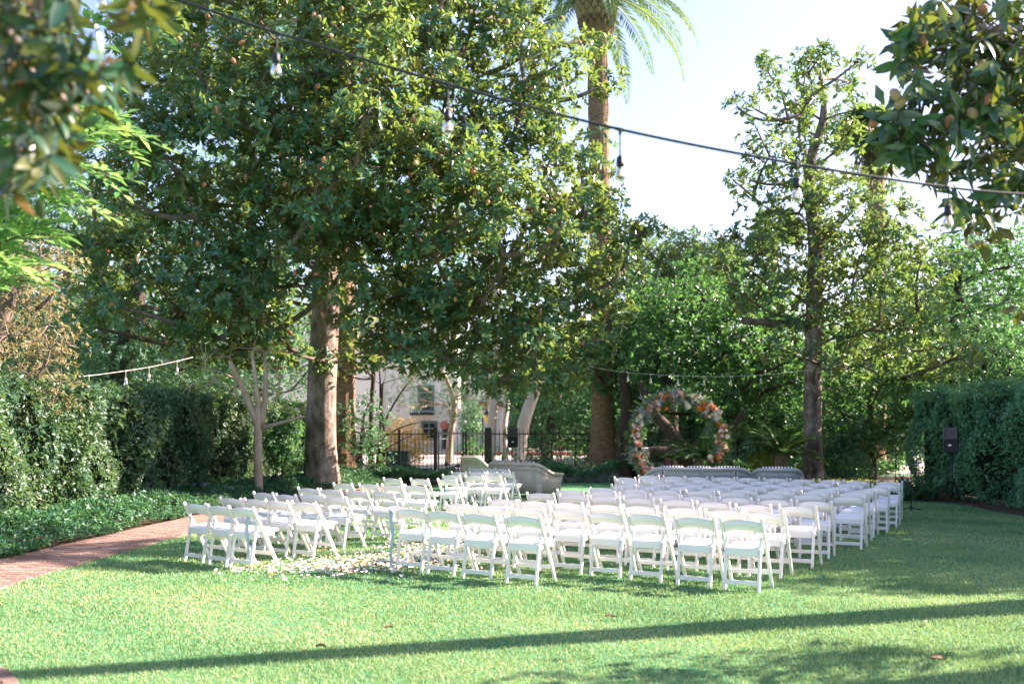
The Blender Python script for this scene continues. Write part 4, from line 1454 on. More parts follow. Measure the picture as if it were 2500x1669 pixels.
def cycad(label, px, py, d, n, L, seed):
    r = np.random.default_rng(seed)
    c = at(px, py, d)
    t = thing('cycad', label, 'plant', (c[0], d, 0))
    part('trunk', tube([(c[0], d, 0), (c[0], d, c[2] * .6), (c[0], d, c[2])], [.2, .24, .16], 10, True, .12, seed), M['palm_bark'], t)
    for i in range(n):
        az = i * 2.399
        Pf, (V, F) = frond_geo(c, az, R(r.uniform(15, 75)), L * r.uniform(.8, 1.1), R(r.uniform(45, 75)), r, 50, .24, .075)
        fr = part('frond', (V, F), M['cycad'], t, False, np.repeat(np.clip(r.normal(.45, .3, len(V) // 4), 0, 1), 4))
        part('rachis', tube(Pf, np.linspace(.014, .005, 14), 4), M['yellowgreen_stalk'], fr)


cycad('spiky cycad with long fronds showing through the flower arch', 1715, 1125, 27.0, 26, 1.35, 681)
cycad('spiky cycad with pale fronds beside the grey trunked magnolia', 1905, 1112, 27.0, 28, 1.4, 682)

# leaning dark trunks behind the arch
t = thing('leaning_tree', 'dark leaning forked trunk sprawling behind the flower arch', 'tree', at(1690, 1150, 31) * (1, 1, 0))
b0 = at(1690, 1150, 31) * (1, 1, 0)
part('trunk', tube(spline([b0, at(1660, 1090, 31), at(1625, 1040, 31), at(1590, 1000, 31.2), at(1560, 930, 31.3)], 22), np.linspace(.26, .10, 22), 12, True, .08, 3), M['bark_dark'], t, True)
part('limb', tube(spline([at(1690, 1120, 30.8), at(1600, 1100, 30.5), at(1540, 1130, 30.3)], 14), np.linspace(.2, .1, 14), 9, True, .08, 5), M['bark_dark'], t, True)
part('limb', tube(spline([at(1680, 1110, 31), at(1740, 1060, 31.2), at(1790, 1040, 31.3), at(1815, 1000, 31.4)], 14), np.linspace(.2, .08, 14), 9, True, .08, 6), M['bark_dark'], t, True)
t = thing('leaning_tree', 'slim dark trunk rising between thick palm and flower arch', 'tree', at(1525, 1150, 33) * (1, 1, 0))
b0 = at(1525, 1150, 33) * (1, 1, 0)
part('trunk', tube(spline([b0, at(1520, 1080, 33), at(1530, 1000, 33), at(1520, 900, 33)], 16), np.linspace(.26, .16, 16), 10, True, .08, 7), M['bark_dark'], t, True)

# ------------------------------------------------------------------ fence, gate, building beyond
FY = 37.6
fence = thing('metal_fence', 'black metal picket fence along the rear of the garden', 'fence', (at(900, 1058, FY)[0], FY, 0))
xs0, xs1, gx0, gx1 = at(890, 1058, FY)[0], 13.5, at(1063, 1058, FY)[0], at(1190, 1058, FY)[0]
pk = mk_mesh('picket', *join([box((0, 0, .86), (.022, .022, 1.72)), (lathe([(.011, 1.72), (.001, 1.78)], 4)[0], lathe([(.011, 1.72), (.001, 1.78)], 4)[1])]), M['black_metal'])
fb = np.array(fence.location)
for a, b in ((xs0, gx0 - .1), (gx1 + .15, xs1)):
    for z in (.28, 1.60):
        part('rail', box(((a + b) / 2, FY, z), (b - a, .04, .045)), M['black_metal'], fence)
x = xs0 + .08
while x < xs1:
    if not (gx0 - .1 < x < gx1 + .15):
        link('picket', pk, fence, (x - fb[0], 0, 0))
    x += .152
for px in (974.5, 1322.5, 1405, 1490, 1640, 1800, 1950, 2080):
    part('post', box((at(px, 1058, FY)[0], FY, .88), (.09, .09, 1.76)), M['black_metal'], fence)
for px, w_ in ((1063, .13), (1191.6, .24)):
    part('gate_post', box((at(px, 1058, FY)[0], FY, .92), (w_, .13, 1.84)), M['black_metal'], fence)
gate = thing('metal_gate', 'double picket gate with sunlit rails in the black fence', 'gate', ((gx0 + gx1) / 2, FY - .02, 0))
gb = np.array(gate.location)
gm = at(1134, 1058, FY)[0]
for a, b in ((gx0 + .09, gm - .02), (gm + .02, gx1 - .05)):
    for z in (.2, 1.62):
        part('rail', box(((a + b) / 2, FY - .02, z), (b - a, .05, .07)), M['sunlit_metal'], gate)  # rails pale from the sun, by colour
    for xx in (a + .03, b - .03):
        part('stile', box((xx, FY - .02, .87), (.075, .055, 1.66)), M['sunlit_metal'] if xx == a + .03 and a < gm - .5 else M['black_metal'], gate)
    x = a + .16
    while x < b - .1:
        link('picket', pk, gate, (x - gb[0], 0, 0.02))
        x += .145
part('latch', box((gm + .06, FY - .07, .95), (.1, .05, .2)), M['black_metal'], gate)

BY = 60.0
bl = thing('stucco_building', 'cream stucco building with teal window beyond the fence', 'building', (at(930, 1058, BY)[0], BY, .6))
xl, xr = at(640, 1058, BY)[0], at(1112, 1058, BY)[0]
part('wall', box(((xl + xr) / 2, BY + 3, 4.6), (xr - xl, 6, 8.2)), M['stucco'], bl)
part('wall', box((at(800, 1058, BY)[0], BY - .6, 4.9), (at(960, 1058, BY)[0] - at(690, 1058, BY)[0], 1.6, 7.6)), M['stucco'], bl)
part('pillar', box((at(1122, 1058, BY)[0], BY - .5, 1.75), (.95, .9, 2.5)), M['stucco'], bl)
part('pillar_cap', box((at(1122, 1058, BY)[0], BY - .5, 3.06), (1.15, 1.1, .14)), M['stucco'], bl)
part('wall', box((at(1190, 1058, BY)[0], BY + 2, 3.2), (2.6, 3, 5.2)), M['stucco'], bl)


def window(px0, py0, px1, py1, parent, mat, cols=2, rows=3):
    a, b = at(px0, py1, BY - .04), at(px1, py0, BY - .04)
    w_, h_ = b[0] - a[0], b[2] - a[2]
    c = (a + b) / 2
    fr = [box((c[0], BY - .05, a[2] + .05), (w_, .12, .12)), box((c[0], BY - .05, b[2] - .05), (w_, .12, .12)), box((a[0] + .06, BY - .055, c[2]), (.12, .12, h_ - .21)), box((b[0] - .06, BY - .055, c[2]), (.12, .12, h_ - .21)), box((c[0], BY - .055, c[2]), (.09, .12, h_ - .21))]
    o = part('window', join(fr), mat, parent)
    for i in range(cols):
        for j in range(rows):
            x = a[0] + .12 + (w_ - .24) * (i + .5) / cols
            z = a[2] + .1 + (h_ - .2) * (j + .5) / rows
            part('pane', box((x, BY - .02, z), ((w_ - .24) / cols - .05, .03, (h_ - .2) / rows - .05)), M['pane'], o)
    part('sill', box((c[0], BY - .09, a[2] - .05), (w_ + .2, .22, .08)), M['stucco'], o)


window(1028, 1028, 1068, 1075, bl, M['teal_paint'])
window(1020, 940, 1060, 1002, bl, M['teal_paint'], 2, 4)
window(905, 940, 935, 990, bl, M['teal_paint'])
for px in (700, 730):
    window(px - 8, 980, px + 8, 1020, bl, M['teal_paint'], 1, 2)
a, b = at(1000, 1010, BY - .9), at(1058, 982, BY - .9)
part('balcony_slab', box(((a[0] + b[0]) / 2, BY - .45, a[2]), (b[0] - a[0], .9, .12)), M['black_metal'], bl)
bal = part('balcony_rail', box(((a[0] + b[0]) / 2, BY - .85, b[2]), (b[0] - a[0], .05, .05)), M['black_metal'], bl)
for i in range(12):
    part('baluster', box((a[0] + .05 + i * (b[0] - a[0] - .1) / 11, BY - .85, (a[2] + b[2]) / 2), (.025, .025, b[2] - a[2] - .1)), M['black_metal'], bal)
part('door', box((at(1092, 1058, BY)[0], BY - .03, 1.45), (.55, .08, 1.5)), M['util_green'], bl)
rl = at(1178, 985, BY)
for i in range(9):
    part('roof_tile', tube([(rl[0] + i * .17 - .2, BY + .1, rl[2] - .1), (rl[0] + i * .17 - .2, BY + 1.8, rl[2] + .6)], .1, 8), M['roof_tile'], bl, True)
pq = at(1085, 1038, BY)
part('plaque', (lathe([(.25, -.03), (.25, .03), (.2, .06), (.05, .06)], 16)[0][:, [0, 2, 1]] * (1, -1, 1) + (pq[0], BY - .06, pq[2]), lathe([(.25, -.03), (.25, .03), (.2, .06), (.05, .06)], 16)[1]), M['plaque'], bl, True)
ln_ = at(1190, 1018, 52)
t = thing('wall_lantern', 'amber glass lantern hanging beside the tall pale trunk', 'lantern', (ln_[0], 52, 0))
part('post', box((ln_[0] - .25, 52.1, ln_[2] * .5), (.07, .07, ln_[2])), M['black_metal'], t)
part('glass', lathe([(.10, -.3), (.19, .0), (.17, .12)], 6, ln_), M['lamp_yellow'], t)
part('cap', lathe([(.24, .12), (.06, .36), (.02, .5)], 6, ln_), M['black_metal'], t)
part('bracket', box(ln_ + np.array([-.13, .05, .42]), (.3, .04, .04)), M['black_metal'], t)
# little white table and utility box
tb = at(1083, 1090, 58)
t = thing('garden_table', 'small white table before the dark doorway of stucco building', 'table', (tb[0], 57, .6))
part('table_top', box((tb[0], 57, 1.32), (.7, .5, .05)), M['chair'], t)
for sx in (-.28, .28):
    for sy in (-.2, .2):
        part('leg', box((tb[0] + sx, 57 + sy, .95), (.05, .05, .7)), M['chair'], t)
ub = at(960, 1140, 40)
t = thing('utility_box', 'low dark green utility box just beyond the fence', 'utility box', (ub[0], 40.4, 0))
part('cabinet', chamfer_box((ub[0], 40.4, .45), (1.2, .7, .8), .04), M['util_green'], t)
part('lid', chamfer_box((ub[0], 40.4, .88), (1.28, .78, .07), .03), M['util_green'], t)


# ------------------------------------------------------------------ wicker furniture
def tub_seat(name, label, cat, x, y, rz, w_, d_, hb, ha, mat, cushions, seed):
    """tub-shaped wicker seat: facing +y in its own frame; back and arms are one curved panel with rolled rails"""
    t = thing(name, label, cat, (x, y, 0), rz)
    n = 49
    u = np.linspace(-1, 1, n)
    # plan: superellipse half ring, open to +y
    ang = u * R(100)
    px_ = np.sign(np.sin(ang)) * np.abs(np.sin(ang)) ** .78 * w_ / 2
    py_ = -np.sign(np.cos(ang)) * np.abs(np.cos(ang)) ** .66 * d_ * .55 + d_ * .12
    py_ = np.where(np.abs(ang) > R(90), d_ * .12 + (np.abs(ang) - R(90)) * 2.6 * d_, py_)
    top = ha + (hb - ha) * np.clip((1 - np.abs(u)) / .62, 0, 1) ** .9
    top = ha + (hb - ha) * (3 * ((top - ha) / (hb - ha)) ** 2 - 2 * ((top - ha) / (hb - ha)) ** 3)
    fl = .07
    V, F = [], []
    for i in range(n):
        o = np.array([px_[i], py_[i]])
        on = o / max(np.linalg.norm(o), .01)
        for k, (z, e) in enumerate([(.10, 0), (top[i] * .5, fl * .3), (top[i], fl), (top[i], fl - .05), (top[i] * .5, fl * .3 - .05), (.10, -.05)]):
            q = o + on * e
            V.append((q[0], q[1], z))
        if i:
            for k in range(6):
                m_ = (k + 1) % 6
                F.append((6 * i - 6 + k, 6 * i - 6 + m_, 6 * i + m_, 6 * i + k))
    F += [tuple(range(6)), tuple(6 * n - 1 - k for k in range(6))]
    part('back_panel', (V, F), mat, t, True, None, False)
    rim = np.array([(px_[i] * (1 + fl / max(.2, np.hypot(px_[i], py_[i]))), py_[i] * (1 + fl / max(.2, np.hypot(px_[i], py_[i]))), top[i] + .012) for i in range(n)])
    part('top_rail', tube(rim, .042, 8), mat, t, True, None, False)
    low = rim * (1.0, 1.0, 1) - np.array([0, 0, .13])
    low[:, :2] *= 1.035
    part('lower_rail', tube(low[4:-4], .014, 6), mat, t, True, None, False)
    for i in (8, 15, 24, 33, 40):
        part('strut', tube([low[i], rim[i]], .012, 5), mat, t, True, None, False)
        part('rib', tube([(low[i][0] * .985, low[i][1] * .985, .1), low[i]], .016, 5), mat, t, True, None, False)
    sb = part('seat_base', chamfer_box((0, .12 * d_, .22), (w_ * .93, d_ * .86, .25), .04), mat, t, False, None, False)
    part('seat_cushion', chamfer_box((0, .14 * d_, .42), (w_ * .84, d_ * .76, .14), .05), M['stripe'], t, True, None, False)
    for i in range(cushions):
        cx = (i - (cushions - 1) / 2) * w_ * .80 / cushions
        cw = w_ * .78 / cushions
        v, f = chamfer_box((0, 0, 0), (cw, .2, hb - .37), .07)
        v[:, 1] += -v[:, 2] * .22
        v = v + (cx, -d_ * .27, .49 + (hb - .41) / 2 - .015)
        part('back_cushion', (v, f), M['stripe'], t, True, None, False)
    for sx in (-1, 1):
        for yy in (-.28 * d_, .5 * d_):
            part('leg', tube([(sx * w_ * .40, yy, 0), (sx * w_ * .40, yy, .12)], .03, 7), mat, t, True, None, False)
    return t


sf = at(1713, 1141, 22.6)
tub_seat('wicker_sofa', 'long grey wicker sofa with striped cushions in front of flower arch', 'sofa', sf[0], 23.0, R(-8), 2.3, .9, .79, .55, M['wicker_grey'], 3, 1)
sf = at(1909, 1144, 22.3)
tub_seat('wicker_armchair', 'grey wicker armchair with striped cushion beside the long sofa', 'armchair', sf[0], 22.7, R(-14), .98, .82, .78, .55, M['wicker_grey'], 1, 2)
tub_seat('wicker_sofa', 'tan wicker sofa with striped cushions at the end of petal aisle', 'sofa', at(1272, 1100, 25.2)[0], 25.6, R(-38), 1.75, .92, .83, .56, M['wicker_tan'], 3, 3)
tub_seat('wicker_armchair', 'tan wicker armchair with striped cushion behind the tan sofa', 'armchair', at(1168, 1100, 28.4)[0], 28.6, R(-55), 1.0, .85, .90, .56, M['wicker_tan'], 1, 4)


# ------------------------------------------------------------------ flower arch
AC = at(1655, 1075, 24.2)
arch = thing('flower_arch', 'round flower arch of orange peach and white blooms', 'flower arch', (AC[0], 24.2, 0))
ar = np.random.default_rng(88)
AR = 1.03
th_ = np.linspace(R(-42), R(222), 60)
ring = np.array([(AC[0] + math.cos(a) * AR * 1.02, 24.2, AC[2] + .02 + math.sin(a) * AR) for a in th_])
legs = [[(ring[0][0] - .02, 24.2, 0), (ring[0][0] + .02, 24.2, .3), ring[0]], [(ring[-1][0] + .02, 24.2, 0), (ring[-1][0] - .02, 24.2, .3), ring[-1]]]
hoop = np.concatenate([np.array(legs[0])[:2], ring, np.array(legs[1])[:2][::-1]])
part('frame', tube(hoop, .025, 7), M['black_metal'], arch, True)


def rose_mesh(mat, k):
    r = np.random.default_rng(k)
    V, F = [], []
    for lay, (rad, z0, z1, np_) in enumerate([(.030, -.01, .045, 4), (.046, -.02, .04, 5), (.060, -.03, .022, 6)]):
        for i in range(np_):
            a = (i + .5 * lay) * 2 * math.pi / np_
            da = math.pi / np_ * 1.25
            b = len(V)
            for aa, rr, z in ((a - da, rad * .5, z0), (a + da, rad * .5, z0), (a + da, rad, (z0 + z1) / 2 + .006), (a, rad * 1.12, z1 + r.normal(0, .003)), (a - da, rad, (z0 + z1) / 2 + .006)):
                V.append((math.cos(aa) * rr, math.sin(aa) * rr, z))
            F += [(b, b + 1, b + 2), (b, b + 2, b + 3), (b, b + 3, b + 4)]
    v, f = lathe([(.015, -.02), (.03, .01), (.012, .045)], 6)
    F += [tuple(i + len(V) for i in q) for q in f]
    V += [tuple(q) for q in v]
    return mk_mesh('rose', V, F, mat, True)


ROSE = [rose_mesh(M[k], i) for i, k in enumerate(['fl_orange', 'fl_orange', 'fl_peach', 'fl_peach', 'fl_pink', 'fl_cream', 'petal_white'])]
ab = np.array(arch.location)
th2 = np.linspace(R(-52), R(232), 400)
CL = [(a, int(ar.choice(7, p=[.07, .05, .20, .17, .20, .18, .13]))) for a in np.sort(np.concatenate([np.linspace(R(-50), R(232), 44) + ar.normal(0, .04, 44), ar.uniform(R(-50), R(232), 34)]))]
npl = 0
for a, k in CL:
    for j in range(int(ar.integers(1, 5))):
        aa = a + ar.normal(0, .035)
        off = ar.normal(0, .085, 3)
        rad = AR + ar.normal(.0, .075)
        p = np.array([AC[0] + math.cos(aa) * rad * 1.02, 24.2 - .10 - abs(ar.normal(0, .06)), AC[2] + .02 + math.sin(aa) * rad])
        kk = k if ar.random() < .7 else int(ar.integers(7))
        sc = ar.uniform(.6, 1.2)
        link('rose', ROSE[kk], arch, tuple(p - ab), (R(75) + ar.normal(0, .4), ar.normal(0, .5), ar.normal(0, .4)), (sc, sc, sc))
        npl += 1
for nm, mm, nw, k, L, Wd in (('greenery', 'arch_green', 1500, 5, .13, .038), ('grey_sprays', 'dusty', 308, 7, .15, .015)):
    a = ar.uniform(R(-55), R(235), nw)
    if nm == 'grey_sprays':
        a = np.repeat(ar.uniform(R(-50), R(230), 22), 14) + ar.normal(0, .05, nw)
    rad = AR + ar.normal(0, .085, nw)
    C = np.stack([AC[0] + np.cos(a) * rad * 1.02, 24.2 + ar.normal(0, .08, nw) - (.06 if nm == 'grey_sprays' else 0), AC[2] + .02 + np.sin(a) * rad], 1)
    A = unit(np.stack([np.cos(a), ar.normal(-.5, .5, nw), np.sin(a)], 1) + ar.normal(0, .6, (nw, 3)))
    stuff(leaf_patch(nm, C, A, k, L, Wd, M[mm], 90 + nw, arch, (10, 70)))


# ------------------------------------------------------------------ loudspeakers and microphones
def loudspeaker(label, c, rz, h, sx=1.0):
    t = thing('loudspeaker', label, 'loudspeaker', c, rz)
    w_, d_ = h * .58 * sx, h * .55
    # trapezoid cabinet with rounded upright edges: front at -y
    sec = []
    for (x, y, k) in ((-w_ / 2, -d_ / 2, .06), (w_ / 2, -d_ / 2, .06), (w_ * .3, d_ / 2, .04), (-w_ * .3, d_ / 2, .04)):
        sec.append((x, y, k * h))
    pts = []
    m_ = len(sec)
    for i in range(m_):
        p, a, b = np.array(sec[i][:2]), np.array(sec[i - 1][:2]), np.array(sec[(i + 1) % m_][:2])
        k = sec[i][2]
        p0, p1 = p + unit(a - p) * k, p + unit(b - p) * k
        for f in (0, .33, .67, 1):
            pts.append((1 - f) ** 2 * p0 + 2 * f * (1 - f) * p + f * f * p1)
    pts = np.array(pts)
    V, F = [], []
    n = len(pts)
    for z, s_ in ((0, .93), (h * .03, 1), (h * .97, 1), (h, .93)):
        V += [(x * s_, y * s_, z) for x, y in pts]
    for r_ in range(3):
        for i in range(n):
            j = (i + 1) % n
            F.append((r_ * n + i, r_ * n + j, r_ * n + n + j, r_ * n + n + i))
    F += [tuple(range(n - 1, -1, -1)), tuple(range(3 * n, 4 * n))]
    part('cabinet', (V, F), M['speaker'], t, False, None, False)
    yf = -d_ / 2
    part('grille', chamfer_box((0, yf - .008, h * .29), (w_ * .82, .026, h * .48), .012), M['grille'], t, False, None, False)
    # horn: flared funnel let into a raised rim
    rim = [(-.40, .58), (.40, .58), (.40, .90), (-.40, .90)]
    inn = [(-.10, .70), (.10, .70), (.10, .80), (-.10, .80)]
    V = [(x * w_, yf - .016, z * h) for x, z in rim] + [(x * w_, yf + .07, z * h) for x, z in inn] + [(x * w_ * 1.12, yf - .016, (.74 + (z - .74) * 1.14) * h) for x, z in rim] + [(x * w_ * 1.12, yf + .01, (.74 + (z - .74) * 1.14) * h) for x, z in rim]
    F = []
    for i in range(4):
        j = (i + 1) % 4
        F += [(i, j, 4 + j, 4 + i), (8 + i, 8 + j, j, i), (12 + i, 12 + j, 8 + j, 8 + i)]
    F.append((4, 5, 6, 7))
    part('horn', (V, F), M['horn'], t, False, None, False)
    part('badge', box((0, yf - .024, h * .28), (w_ * .2, .008, h * .075)), M['badge'], t, False, None, False)
    part('handle', tube([(-w_ * .22, yf - .002, h * .955), (-w_ * .2, yf - .012, h * .965), (w_ * .2, yf - .012, h * .965), (w_ * .22, yf - .002, h * .955)], .011, 6), M['horn'], t, True, None, False)
    return t


def speaker_stand(label, x, y, H, spread, hub, rot=0.3):
    t = thing('speaker_stand', label, 'stand', (x, y, 0))
    part('pole', tube([(0, 0, .12), (0, 0, H)], .019, 8), M['black_metal'], t, True, None, False)
    part('collar', lathe([(.03, hub - .05), (.04, hub - .02), (.04, hub + .04), (.024, hub + .06)], 10), M['black_metal'], t, True, None, False)
    part('collar', lathe([(.026, H * .86), (.036, H * .87), (.036, H * .90), (.024, H * .91)], 10), M['black_metal'], t, True, None, False)
    for i in range(3):
        a = rot + i * 2 * math.pi / 3
        e = (math.cos(a) * spread, math.sin(a) * spread, .015)
        lg = part('leg', tube([(math.cos(a) * .03, math.sin(a) * .03, hub), e], .015, 7), M['black_metal'], t, True, None, False)
        part('rubber_foot', box(e, (.05, .05, .03)), M['cable'], lg, False, None, False)
        part('brace', tube([(0, 0, .16), (e[0] * .5, e[1] * .5, hub * .5)], .008, 5), M['black_metal'], t, True, None, False)
    return t


g = gnd(2325, 1226)
hs = (1226 - 1103) / FOC * g[1]
speaker_stand('black tripod stand carrying the loudspeaker before the tall hedge', g[0], g[1], hs, .55, (1226 - 1172) / FOC * g[1], 2.9)
loudspeaker('black loudspeaker on tripod before the tall clipped hedge', (g[0], g[1], hs), R(-40), .58)
g = np.array([at(1250, 1058, 35.0)[0], 35.0, 0])
hs = EYE - (1091 - 1058) / FOC * 35
speaker_stand('black tripod stand among rose bushes in front of the fence', g[0], g[1], hs, .5, .6, .6)
loudspeaker('black loudspeaker in front of the picket fence by pale trunks', (g[0], g[1], hs), R(8), .68)


def mic_stand(label, mlabel, px, py, H, d=None):
    g = gnd(px, py) if d is None else np.array([at(px, 1058, d)[0], d, 0])
    t = thing('microphone_stand', label, 'stand', g)
    part('pole', tube([(0, 0, .05), (0, 0, H)], .011, 7), M['black_metal'], t, True, None, False)
    part('hub', lathe([(.03, .04), (.035, .08), (.02, .13)], 8), M['black_metal'], t, True, None, False)
    part('clutch', lathe([(.014, H * .55), (.02, H * .57), (.02, H * .63), (.014, H * .65)], 8), M['black_metal'], t, True, None, False)
    for i in range(3):
        a = .2 + i * 2.094
        part('leg', tube([(0, 0, .07), (math.cos(a) * .2, math.sin(a) * .2, .03), (math.cos(a) * .30, math.sin(a) * .30, .012)], .01, 6), M['black_metal'], t, True, None, False)
    part('clip', tube([(-.02, 0, H), (.05, 0, H + .03)], .018, 7), M['black_metal'], t, True, None, False)
    part('cord', tube(spline([(-.03, .01, H), (-.06, .03, H * .8), (.10, .04, H * .45), (.15, .03, H * .2), (.16, -.02, .02)], 20), .005, 5), M['cable'], t, True, None, False)
    m_ = thing('microphone', mlabel, 'microphone', (g[0], g[1], g[2] + H))
    part('handle', tube([(-.04, 0, .0), (.12, 0, .055)], [.012, .02], 8), M['black_metal'], m_, True, None, False)
    hd = lathe([(.006, -.03), (.024, -.02), (.03, .0), (.024, .022), (.006, .03)], 10)
    part('grille', (hd[0] + (.14, 0, .062), hd[1]), M['steel'], m_, True, None, False)


mic_stand('low black microphone stand on the lawn beside the chair block', 'black microphone with silver grille on the low lawn stand', 2224, 1247, .90)
mic_stand('taller black microphone stand behind the last chairs near shrubs', 'microphone on the taller stand near the shrubs', 2187, 1200, 1.50, 22.6)


# ------------------------------------------------------------------ string lights
def string_light(label, cable_pts, rad, drops, scale, cmat, n=60, group=None):
    P = spline(cable_pts, n)
    t = thing('string_light', label, 'string light', tuple(P[0] * (1, 1, 0)))
    part('cable', tube(P, rad, 7), cmat, t, True)
    for f, L, tilt in drops:
        i = f * (n - 1)
        a = int(i)
        c = P[a] * (1 - i + a) + P[min(a + 1, n - 1)] * (i - a)
        T = unit(P[min(a + 1, n - 1)] - P[max(a - 1, 0)])
        s_ = scale
        part('junction', join([tube([c - T * .034 * s_, c - T * .015 * s_, c + T * .015 * s_, c + T * .034 * s_], [.006 * s_, .0095 * s_, .0095 * s_, .006 * s_], 8), tube([c, c - (0, 0, .03 * s_)], [.011 * s_, .0055 * s_], 8)]), cmat, t, True)
        e = c + np.array([tilt, 0, -L])
        part('drop_wire', tube(bez(c - (0, 0, .02 * s_), (c + e) / 2 - np.array([tilt, 0, 0]), e, 6), .004 * s_, 6), cmat, t, True)
        sk = part('socket', lathe([(.006 * s_, .002), (.016 * s_, -.008 * s_), (.019 * s_, -.016 * s_), (.019 * s_, -.034 * s_), (.0205 * s_, -.036 * s_), (.0195 * s_, -.055 * s_)], 12, e), cmat, t, True)
        bb = part('bulb', lathe([(.0135 * s_, -.054 * s_), (.017 * s_, -.066 * s_), (.025 * s_, -.085 * s_), (.0285 * s_, -.102 * s_), (.025 * s_, -.120 * s_), (.013 * s_, -.131 * s_), (.002 * s_, -.134 * s_)], 16, e), M['bulb'], t, True)
        part('filament', join([tube([e + (dx * .006 * s_, 0, -.06 * s_), e + (dx * .010 * s_, 0, -.108 * s_)], .0022 * s_, 4) for dx in (-1, 0, 1)]), M['fil'], bb)


D5 = 5.15
cpx = [(-300, -260), (150, -95), (500, 22), (674, 80), (1098, 207), (1514, 316), (1943, 400), (2313, 457), (2560, 478), (2900, 490)]
cp = [at(x, y, D5 + .25 * max(0, (x - 1900) / 600)) for x, y in cpx]
ptsS = spline(cp, 120)
sx_ = 1250 + ptsS[:, 0] / ptsS[:, 1] * FOC


def fpar(px):
    return float(np.interp(px, sx_, np.arange(120))) / 119


string_light('black string light with clear bulbs slung across the lawn between magnolias', cp, .0075,
             [(fpar(248), .055, 0), (fpar(676), .10, -.004), (fpar(1094), .13, -.003), (fpar(1514), .135, 0), (fpar(1945), .068, 0), (fpar(2316), .092, -.004)], 1.0, M['cable'], 120)
D6 = 16.5
string_light('pale string light with small bulbs hung above the loose hedge', [at(x, y, D6 + .006 * max(0, x)) for x, y in [(-120, 912), (0, 917), (105, 923), (205, 918), (300, 906), (380, 893), (470, 872)]], .007,
             [(.36, .16, 0), (.52, .16, -.01), (.68, .13, 0), (.80, .13, 0), (.92, .13, 0)], 1.2, M['pale_cable'])
string_light('thin far string light crossing in front of the arch tree', [at(x, y, 26.5) for x, y in [(1380, 880), (1500, 905), (1640, 916), (1800, 918), (1960, 905), (2080, 885)]], .005,
             [(f, .10, 0) for f in (.25, .33, .42, .5, .58, .67, .78, .9)], 1.2, M['pale_cable'])

# ------------------------------------------------------------------ path lights and closed umbrellas
for px, py, d, lab in [(265, 1222, 17.6, 'black mushroom path light in ground cover by the broad leaved shrub'), (492, 1183, 21.5, 'black mushroom path light in ground cover below loose hedge'), (672, 1163, 25, 'black mushroom path light near the big magnolia trunk'),
                       (992, 1133, 33.2, 'black mushroom path light in ground cover beside the gate post'), (1091, 1133, 33.3, 'black mushroom path light in front of the gate'), (1119, 1137, 32.8, 'black mushroom path light before the gate leaf with the latch')]:
    c = at(px, py, d)
    t = thing('path_light', lab, 'path light', (c[0], d, 0))
    part('stake', tube([(c[0], d, 0), (c[0], d, c[2])], .016, 6), M['black_metal'], t, True)
    part('shade', lathe([(.13, -.03), (.12, .0), (.05, .05), (.012, .09)], 10, c), M['black_metal'], t, True)
for px, d, lab in [(183, 27, 'closed dark green parasol above loose hedge near the golden tree'), (331, 28, 'closed dark green parasol between leaning trunk and slim tree')]:
    c = at(px, 945, d)
    t = thing('closed_parasol', lab, 'parasol', (c[0], d, 0))
    part('pole', tube([(c[0], d, 0), (c[0], d, c[2])], .025, 7), M['black_metal'], t, True)
    v, f = tube([(c[0], d, c[2] - 1.5), (c[0], d, c[2] - 1.2), (c[0], d, c[2] - .5), (c[0], d, c[2]), (c[0], d, c[2] + .1)], [.30, .26, .17, .07, .02], 16)
    ctr = np.array([c[0], d])
    rel = v[:, :2] - ctr
    v[:, :2] = ctr + rel * np.where(np.arange(len(v)) % 2 == 0, 1.0, .62)[:, None]
    part('canopy', (v, f), M['umbrella'], t, False)


# ------------------------------------------------------------------ near branches at both sides of the view
def big_leaf(L, Wd, seed, mat):
    """near leaf: pointed oval with a creased midrib and a curl"""
    r = np.random.default_rng(seed)
    V, F, n = [], [], 8
    curl = r.uniform(.05, .3)
    for i in range(n):
        f = i / (n - 1)
        wd = Wd * .5 * math.sin(math.pi * min(.985, f * .93 + .06)) ** .85
        z = -curl * L * f * f
        y = f * L
        V += [(-wd, y, z + wd * .30), (0, y, z), (wd, y, z + wd * .30)]
        if i:
            k = 3 * i
            F += [(k - 3, k - 2, k + 1, k), (k - 2, k - 1, k + 2, k + 1)]
    me = mk_mesh('leaf', V, F, mat, True, np.full(len(V), r.random()))
    return me


